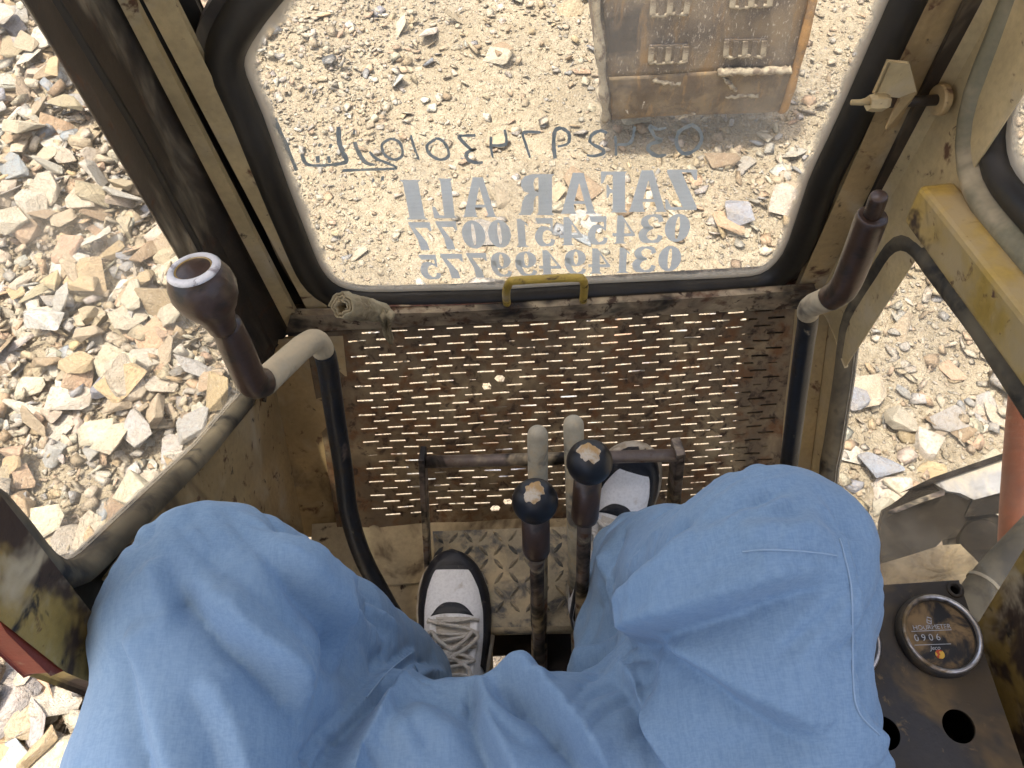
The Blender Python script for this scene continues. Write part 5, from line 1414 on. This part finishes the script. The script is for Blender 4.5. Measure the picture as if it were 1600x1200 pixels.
# handwriting, traced stroke by stroke
def S(sc, ox, oy, pts): return [(ox + x * sc, oy + y * sc) for x, y in pts]
k1, k3, k2 = 360 / 1600, 270 / 1200, 260 / 1156
HW = [
 (S(k3, 850, 180, [(1000, 75), (935, 120), (920, 200), (965, 262), (1040, 250), (1090, 180), (1080, 110), (1030, 72), (1000, 75)]), [5.5]),
 (S(k3, 850, 180, [(850, 85), (790, 95), (735, 80), (775, 150), (810, 180), (740, 200), (725, 240), (780, 280), (850, 275)]), [3, 4, 7, 5, 6, 5, 6, 6, 4]),
 (S(k3, 850, 180, [(630, 80), (600, 190), (510, 205)]), [4, 5, 4]), (S(k3, 850, 180, [(495, 145), (500, 215), (500, 280)]), [4]),
 (S(k3, 850, 180, [(440, 125), (390, 108), (330, 140), (325, 190), (400, 235), (415, 265), (350, 285), (295, 275)]), [4, 5, 6, 4, 5, 5, 5, 3]),
 (S(k3, 850, 180, [(75, 300), (65, 200), (75, 110), (125, 90), (175, 130), (165, 195), (95, 215)]), [6, 6, 6, 5, 6, 5, 4]),
 (S(k2, 600, 180, [(1085, 122), (970, 122), (985, 200), (1015, 295)]), [5, 5, 4, 3]),
 (S(k2, 600, 180, [(838, 100), (845, 200), (740, 210)]), [4, 5, 4]), (S(k2, 600, 180, [(745, 150), (745, 220), (755, 295)]), [4, 5, 3]),
 (S(k2, 600, 180, [(638, 138), (560, 145), (520, 155), (600, 235), (640, 232), (575, 260), (590, 310), (650, 330), (688, 325)]), [5, 4, 6, 5, 3, 6, 6, 5, 4]),
 (S(k2, 600, 180, [(355, 165), (300, 210), (320, 270), (390, 310), (450, 285), (435, 215), (395, 170), (355, 160)]), [4.5]),
 (S(k2, 600, 180, [(188, 140), (205, 210), (245, 310)]), [3.5, 4, 3.5]),
 (S(k1, 380, 180, [(1010, 165), (965, 205), (985, 275), (1050, 310), (1105, 275), (1090, 200), (1050, 165), (1010, 165)]), [4.5]),
 (S(k1, 380, 180, [(215, 25), (290, 190), (370, 385)]), [9, 7, 5]),
 (S(k1, 380, 180, [(405, 270), (430, 330), (480, 350), (600, 345), (715, 325), (690, 260), (665, 180), (660, 80)]), [5, 6, 4, 4, 7, 7, 9, 6]),
 (S(k1, 380, 180, [(515, 285), (518, 330)]), [6, 5]), (S(k1, 380, 180, [(590, 285), (598, 330)]), [5, 5]),
 (S(k1, 380, 180, [(520, 205), (535, 212)]), [7]), (S(k1, 380, 180, [(597, 212), (612, 216)]), [7]),
 (S(k1, 380, 180, [(775, 185), (795, 250), (850, 325), (910, 345)]), [6, 7, 7, 4]), (S(k1, 380, 180, [(765, 118), (780, 122)]), [6]),
 (S(k1, 380, 180, [(875, 255), (920, 300), (990, 325), (1065, 370), (900, 378), (685, 385)]), [4, 5, 4, 4, 5, 4]),
 (S(k1, 380, 180, [(893, 452), (908, 455)]), [6]), (S(k1, 380, 180, [(960, 438), (975, 440)]), [7]),
]
rh = random.Random(3)
for i, (pts, w) in enumerate(HW):
    pts = [(x + rh.uniform(-.6, .6), y + rh.uniform(-.6, .6)) for x, y in pts]
    Q = spline(np.array(pts), 5) if len(pts) > 2 else np.array(pts)
    ww = np.interp(np.linspace(0, 1, len(Q)), np.linspace(0, 1, len(w)) if len(w) > 1 else [0, 1], w if len(w) > 1 else [w[0]] * 2)
    T = np.gradient(Q, axis=0); T /= np.linalg.norm(T, axis=1)[:, None] + 1e-9; N_ = np.stack([-T[:, 1], T[:, 0]], 1)
    ww = ww * np.array([rh.uniform(.8, 1.2) for _ in ww])
    v = []
    for q_, n_, w_ in zip(Q, N_, ww):
        for s_ in (-.5, .5):
            p = on(*(q_ + n_ * w_ * s_), 1, GYv + .0004 + .00002 * i); v.append(p)
    mk('handwritten_stroke', v, [(2 * j, 2 * j + 1, 2 * j + 3, 2 * j + 2) for j in range(len(Q) - 1)], M['marker'], ws)

# ------------------------------------------------------------------ rolled rag stuck on the sill
ra_, rb_ = on(533, 478, 1, YF - .075), on(602, 490, 1, YF - .035)
ax_ = unit(rb_ - ra_); e1 = unit(np.cross(ax_, (0, 0, 1))); e2 = np.cross(e1, ax_); rg = random.Random(4)
rag = empty('rolled_rag', tuple((ra_ + rb_) / 2 - np.array([0, 0, .02])))
tag(rag, 'rolled dirty khaki rag wedged on the windscreen sill with a hanging tail', 'rag')
def rag_roll():
    n, m = 64, 12; v = []; f = []
    for i in range(n):
        th = 2 * math.pi * 2.6 * i / (n - 1)
        for j in range(m):
            u = j / (m - 1)
            r = .0075 + .0105 * i / (n - 1) + .0012 * math.sin(7 * th + 9 * u) + .001 * math.sin(23 * u + 3 * th)
            r *= 1.12 - .35 * u ** 2
            end = .003 * math.sin(3 * th) if j in (0, m - 1) else 0
            v.append(ra_ + (rb_ - ra_) * u + ax_ * end + e1 * r * math.cos(th) + e2 * r * math.sin(th))
    for i in range(n - 1):
        for j in range(m - 1): f.append((i * m + j, i * m + j + 1, (i + 1) * m + j + 1, (i + 1) * m + j))
    return v, f
o = mk('roll', *rag_roll(), M['rag'], rag, smooth=True); so = o.modifiers.new('thickness', 'SOLIDIFY'); so.thickness = .0022
tl_ = spline([on(596, 488, 1, YF - .055), on(603, 497, 1, YF - .06), on(604, 510, 1, YF - .05), on(607, 522, 1, YF - .045), on(612, 536, 1, YF - .045)], 5)
v = []; f = []
for i, p in enumerate(tl_):
    u = i / (len(tl_) - 1)
    w_ = np.interp(u, [0, .2, .5, .8, 1], [.020, .024, .012, .014, .003])
    for j in range(7):
        a = (j / 6 - .5)
        v.append(p + np.array([1, 0, .15]) * w_ * a + np.array([0, -1, 0]) * (.006 * math.cos(j * 2.4 + u * 5) * (1 - .4 * u)))
for i in range(len(tl_) - 1):
    for j in range(6): f.append((i * 7 + j, i * 7 + j + 1, (i + 1) * 7 + j + 1, (i + 1) * 7 + j))
o = mk('tail', v, f, M['rag'], rag, smooth=True); so = o.modifiers.new('thickness', 'SOLIDIFY'); so.thickness = .0018

# ------------------------------------------------------------------ digging bucket hanging ahead, its worn back plate towards the cab
BY = 2.95
b_l, b_r = on(957, 188, 1, BY), on(1216, 178, 1, BY)
u_l, u_r = on(942, 0, 1, BY), on(1262, 0, 1, BY)
print('bucket', b_l.round(3), b_r.round(3), u_l.round(3), u_r.round(3))
zb_ = (b_l[2] + b_r[2]) / 2
bx0, bx1 = b_l[0], b_r[0]
tx0, tx1 = u_l[0], u_r[0]
zt_ = u_l[2]
bk = empty('excavator_bucket', ((bx0 + bx1) / 2, BY + .3, 0))
tag(bk, 'worn brown steel excavator bucket with welded wear pads hanging ahead of the windscreen', 'bucket')
def bx(z, s):                              # side edges widen upwards as in the photo
    k = (z - zb_) / (zt_ - zb_)
    return (bx0 + (tx0 - bx0) * k) if s == 0 else (bx1 + (tx1 - bx1) * k)
prof = [(.30, -.045), (.16, -.05), (.07, -.03), (.02, .0), (.0, .05), (-.01, .15), (-.012, .26)]
prof2 = [(-.012, .26), (-.006, .40), (.01, .60), (.05, .80), (.12, .98), (.24, 1.12), (.40, 1.20)]
def plate(prf, name, mat, nx=14, th=.022, dents=.006):
    v = []; f = []; n = len(prf)
    pr = spline([(0, a, b) for a, b in prf], 4)[:, 1:]; n = len(pr)
    for side_ in (0, 1):
        for (a, b) in pr:
            z = zb_ + b
            for i in range(nx + 1):
                x = bx(min(z, 2.2), 0) + (bx(min(z, 2.2), 1) - bx(min(z, 2.2), 0)) * i / nx
                d = dents * math.sin(5 * x + 7 * z) * math.sin(9 * z + 3 * x) if side_ == 0 else 0
                v.append((x, BY + a + d + side_ * th, z))
    m = nx + 1
    for i in range(n - 1):
        for j in range(nx):
            f.append((i * m + j, i * m + j + 1, (i + 1) * m + j + 1, (i + 1) * m + j))
            o_ = n * m; f.append((o_ + i * m + j, o_ + (i + 1) * m + j, o_ + (i + 1) * m + j + 1, o_ + i * m + j + 1))
    o_ = n * m
    for i in range(n - 1):
        f.append((i * m, (i + 1) * m, o_ + (i + 1) * m, o_ + i * m)); f.append((i * m + nx, o_ + i * m + nx, o_ + (i + 1) * m + nx, (i + 1) * m + nx))
    for j in range(nx):
        f.append((j, o_ + j, o_ + j + 1, j + 1)); q0 = (n - 1) * m; f.append((q0 + j, q0 + j + 1, o_ + q0 + j + 1, o_ + q0 + j))
    return mk(name, v, f, mat, bk, smooth=True)
plate(prof2, 'back_plate', M['bucket']); plate([(a - .005 if i > 1 else a, b) for i, (a, b) in enumerate(prof)], 'lower_plate', M['bucket_low'], dents=.010)
# side plates with a proud rim
for s in (0, 1):
    pts = [(.30, -.03), (.07, -.02), (.01, .05), (.0, .26), (.02, .60), (.13, .98), (.40, 1.18), (.85, 1.10), (.95, .7), (.90, .3), (.6, .05)]
    x_ = lambda b: bx(min(zb_ + b, 2.2), s)
    P = [np.array([x_(b), BY + a - .006, zb_ + b]) for a, b in pts]
    mk('side_plate', *prism(P, (-1 if s == 0 else 1, 0, 0), .025), M['bucket'] if s == 0 else M['bucket_edge_lit'], bk, bevel=.005)
    e = spline([np.array([x_(b) + (-.030 if s == 0 else .022), BY + a - .012, zb_ + b]) for a, b in pts[:7]], 6)
    mk('side_rim', *tube(e, [.020 + .006 * math.sin(i * 1.3) * (1 if s == 0 else .3) for i in range(len(e))], 10), M['weld'] if s == 0 else M['bucket_edge_lit'], bk, smooth=True)
def yon(px, py):                           # point on the curved back plate under a pixel
    yv = BY
    for _ in range(6):
        p = on(px, py, 1, yv); b = p[2] - zb_
        yv = BY + np.interp(b, [q_[1] for q_ in prof[3:]] + [q_[1] for q_ in prof2[1:]], [q_[0] for q_ in prof[3:]] + [q_[0] for q_ in prof2[1:]])
    return p
for (x0, y0, x1, y1) in ((1016, -4, 1073, 20), (1140, -10, 1203, 8), (1013, 70, 1071, 95), (1130, 61, 1193, 86), (1020, -85, 1078, -62), (1146, -92, 1210, -70)):
    a, b, c_, d = yon(x0, y1), yon(x1, y1 - 2), yon(x1 + 3, y0 - 2), yon(x0 + 2, y0)
    pad = mk('wear_pad', *prism([a, b, c_, d], (0, -1, 0), .014), M['bucket'], bk, bevel=.003)
    for k in range(5):
        u = .04 + .92 * k / 4
        p0_, p1_ = a + (b - a) * u, d + (c_ - d) * u
        mk('pad_rib', *prism([p0_ + (-.010, -.014, .004), p0_ + (.010, -.014, .004), p1_ + (.010, -.014, -.004), p1_ + (-.010, -.014, -.004)], (0, -1, 0), .006), M['weld'] if k in (0, 2, 4) else M['bucket'], pad, bevel=.002)
    w_ = [a + (b - a) * k / 12 + np.array([0, -.012, rg.uniform(-.006, .004)]) for k in range(13)]
    mk('weld_bead', *tube(w_, [.007 + .003 * rg.random() for _ in w_], 7), M['weld'], pad, smooth=True)
w_ = [yon(1121 + (1235 - 1121) * k / 24, 110 - 4 * k / 24) + np.array([0, -.014, rg.uniform(-.004, .004)]) for k in range(25)]
mk('weld_strip', *tube(w_, [.015 + .005 * rg.random() for _ in w_], 8), M['weld'], bk, smooth=True)
for (x0, y0, x1, y1) in ((1020, 124, 1062, 131), (1132, 150, 1184, 147), (1060, 182, 1086, 174), (1128, 118, 1150, 140)):
    w_ = [yon(x0 + (x1 - x0) * k / 10, y0 + (y1 - y0) * k / 10 + rg.uniform(-2, 2)) + np.array([0, -.008, 0]) for k in range(11)]
    mk('dirt_crust', *tube(w_, [.004 + .009 * rg.random() for _ in w_], 7), M['weld'], bk, smooth=True)

# ------------------------------------------------------------------ crawler track parts below the right window
trk = empty('crawler_track', (1.0, .6, 0))
tag(trk, 'muddy crawler track with a torn dark shoe plate, worn steel edge and round roller', 'track')
def dslab(name, pts, t_, mat, bevel=.003):
    P = [at(x, y, d) for x, y, d in pts]
    return mk(name, *prism(P, (0.15, .3, -1), t_), mat, trk, bevel=bevel)
dslab('shoe_plate', [(1376, 880, 1.93), (1379, 815, 1.96), (1384, 797, 1.97), (1400, 788, 1.98), (1418, 775, 1.99), (1432, 762, 2.0), (1462, 756, 2.0), (1474, 768, 2.0), (1498, 772, 1.99), (1522, 780, 1.98), (1512, 800, 1.96), (1503, 822, 1.94), (1492, 838, 1.93), (1472, 842, 1.92), (1456, 858, 1.91), (1430, 866, 1.91), (1400, 873, 1.92)], .03, M['shaded_dark_steel'])
dslab('shoe_rib', [(1393, 797, 1.95), (1440, 778, 1.955), (1474, 766, 1.955), (1475, 772, 1.94), (1440, 785, 1.94), (1400, 800, 1.935)], .03, M['rod'])
dslab('shoe_edge', [(1462, 755, 1.98), (1466, 748, 1.98), (1600, 703, 1.98), (1640, 690, 1.98), (1640, 745, 1.93), (1570, 766, 1.93), (1522, 779, 1.94), (1500, 769, 1.955), (1480, 766, 1.96)], .05, M['grey_steel'])
dslab('shoe_edge_rib', [(1430, 762, 1.975), (1466, 745, 1.97), (1600, 699, 1.97), (1640, 686, 1.97), (1640, 691, 1.965), (1600, 705, 1.965), (1466, 752, 1.965)], .03, M['shaded_dark_steel'])
dslab('lower_beam', [(1522, 782, 1.95), (1572, 768, 1.95), (1640, 750, 1.95), (1640, 790, 1.93), (1560, 800, 1.93), (1510, 806, 1.94)], .06, M['shaded_dark_steel'])
rc = at(1534, 848, 1.95); rn = unit(np.array([-.15, -.35, .9]))
mk('roller', *lathe([(0, -.05), (.075, -.05), (.082, -.03), (.082, -.004), (.078, .0), (.06, .0), (.056, .012), (.02, .014), (0, .014)], rc, rn, 30), M['shaded_dark_steel'], trk, smooth=False)
mudp = [at(x, y, 1.90) for x, y in ((1372, 882), (1420, 868), (1470, 852), (1500, 850), (1530, 880), (1560, 905), (1560, 990), (1400, 990), (1370, 940))]
mv, mf = [], []
mc = np.mean(mudp, 0)
for r_ in range(9):
    for k in range(36):
        u = k / 36 * len(mudp); i = int(u); p = mudp[i] + (mudp[(i + 1) % len(mudp)] - mudp[i]) * (u - i)
        s_ = 1 - r_ / 8.5
        mv.append(mc + (p - mc) * s_ + np.array([0, 0, .05 * (1 - s_ ** 2) + .012 * math.sin(k * 2.1 + r_ * 1.7) * (r_ > 0)]))
for r_ in range(8):
    for k in range(36): mf.append((r_ * 36 + k, r_ * 36 + (k + 1) % 36, (r_ + 1) * 36 + (k + 1) % 36, (r_ + 1) * 36 + k))
mf.append(tuple(8 * 36 + k for k in range(36)))
mk('mud_crust', mv, mf, M['mud'], trk, smooth=True)
mk('track_frame', *box((1.15, -.75, .30), (.40, 2.4, .42)), M['shaded_dark_steel'], trk, bevel=.02)
# orange handrail outside the right window
orr = [at(1612, 560, 1.10), at(1602, 640, 1.12), at(1592, 760, 1.14), at(1586, 860, 1.16), at(1584, 960, 1.18)]
mk('handrail', *tube(spline(orr, 5), .0235, 16), M['orange'], cab, smooth=True)
bpy.context.view_layer.update()
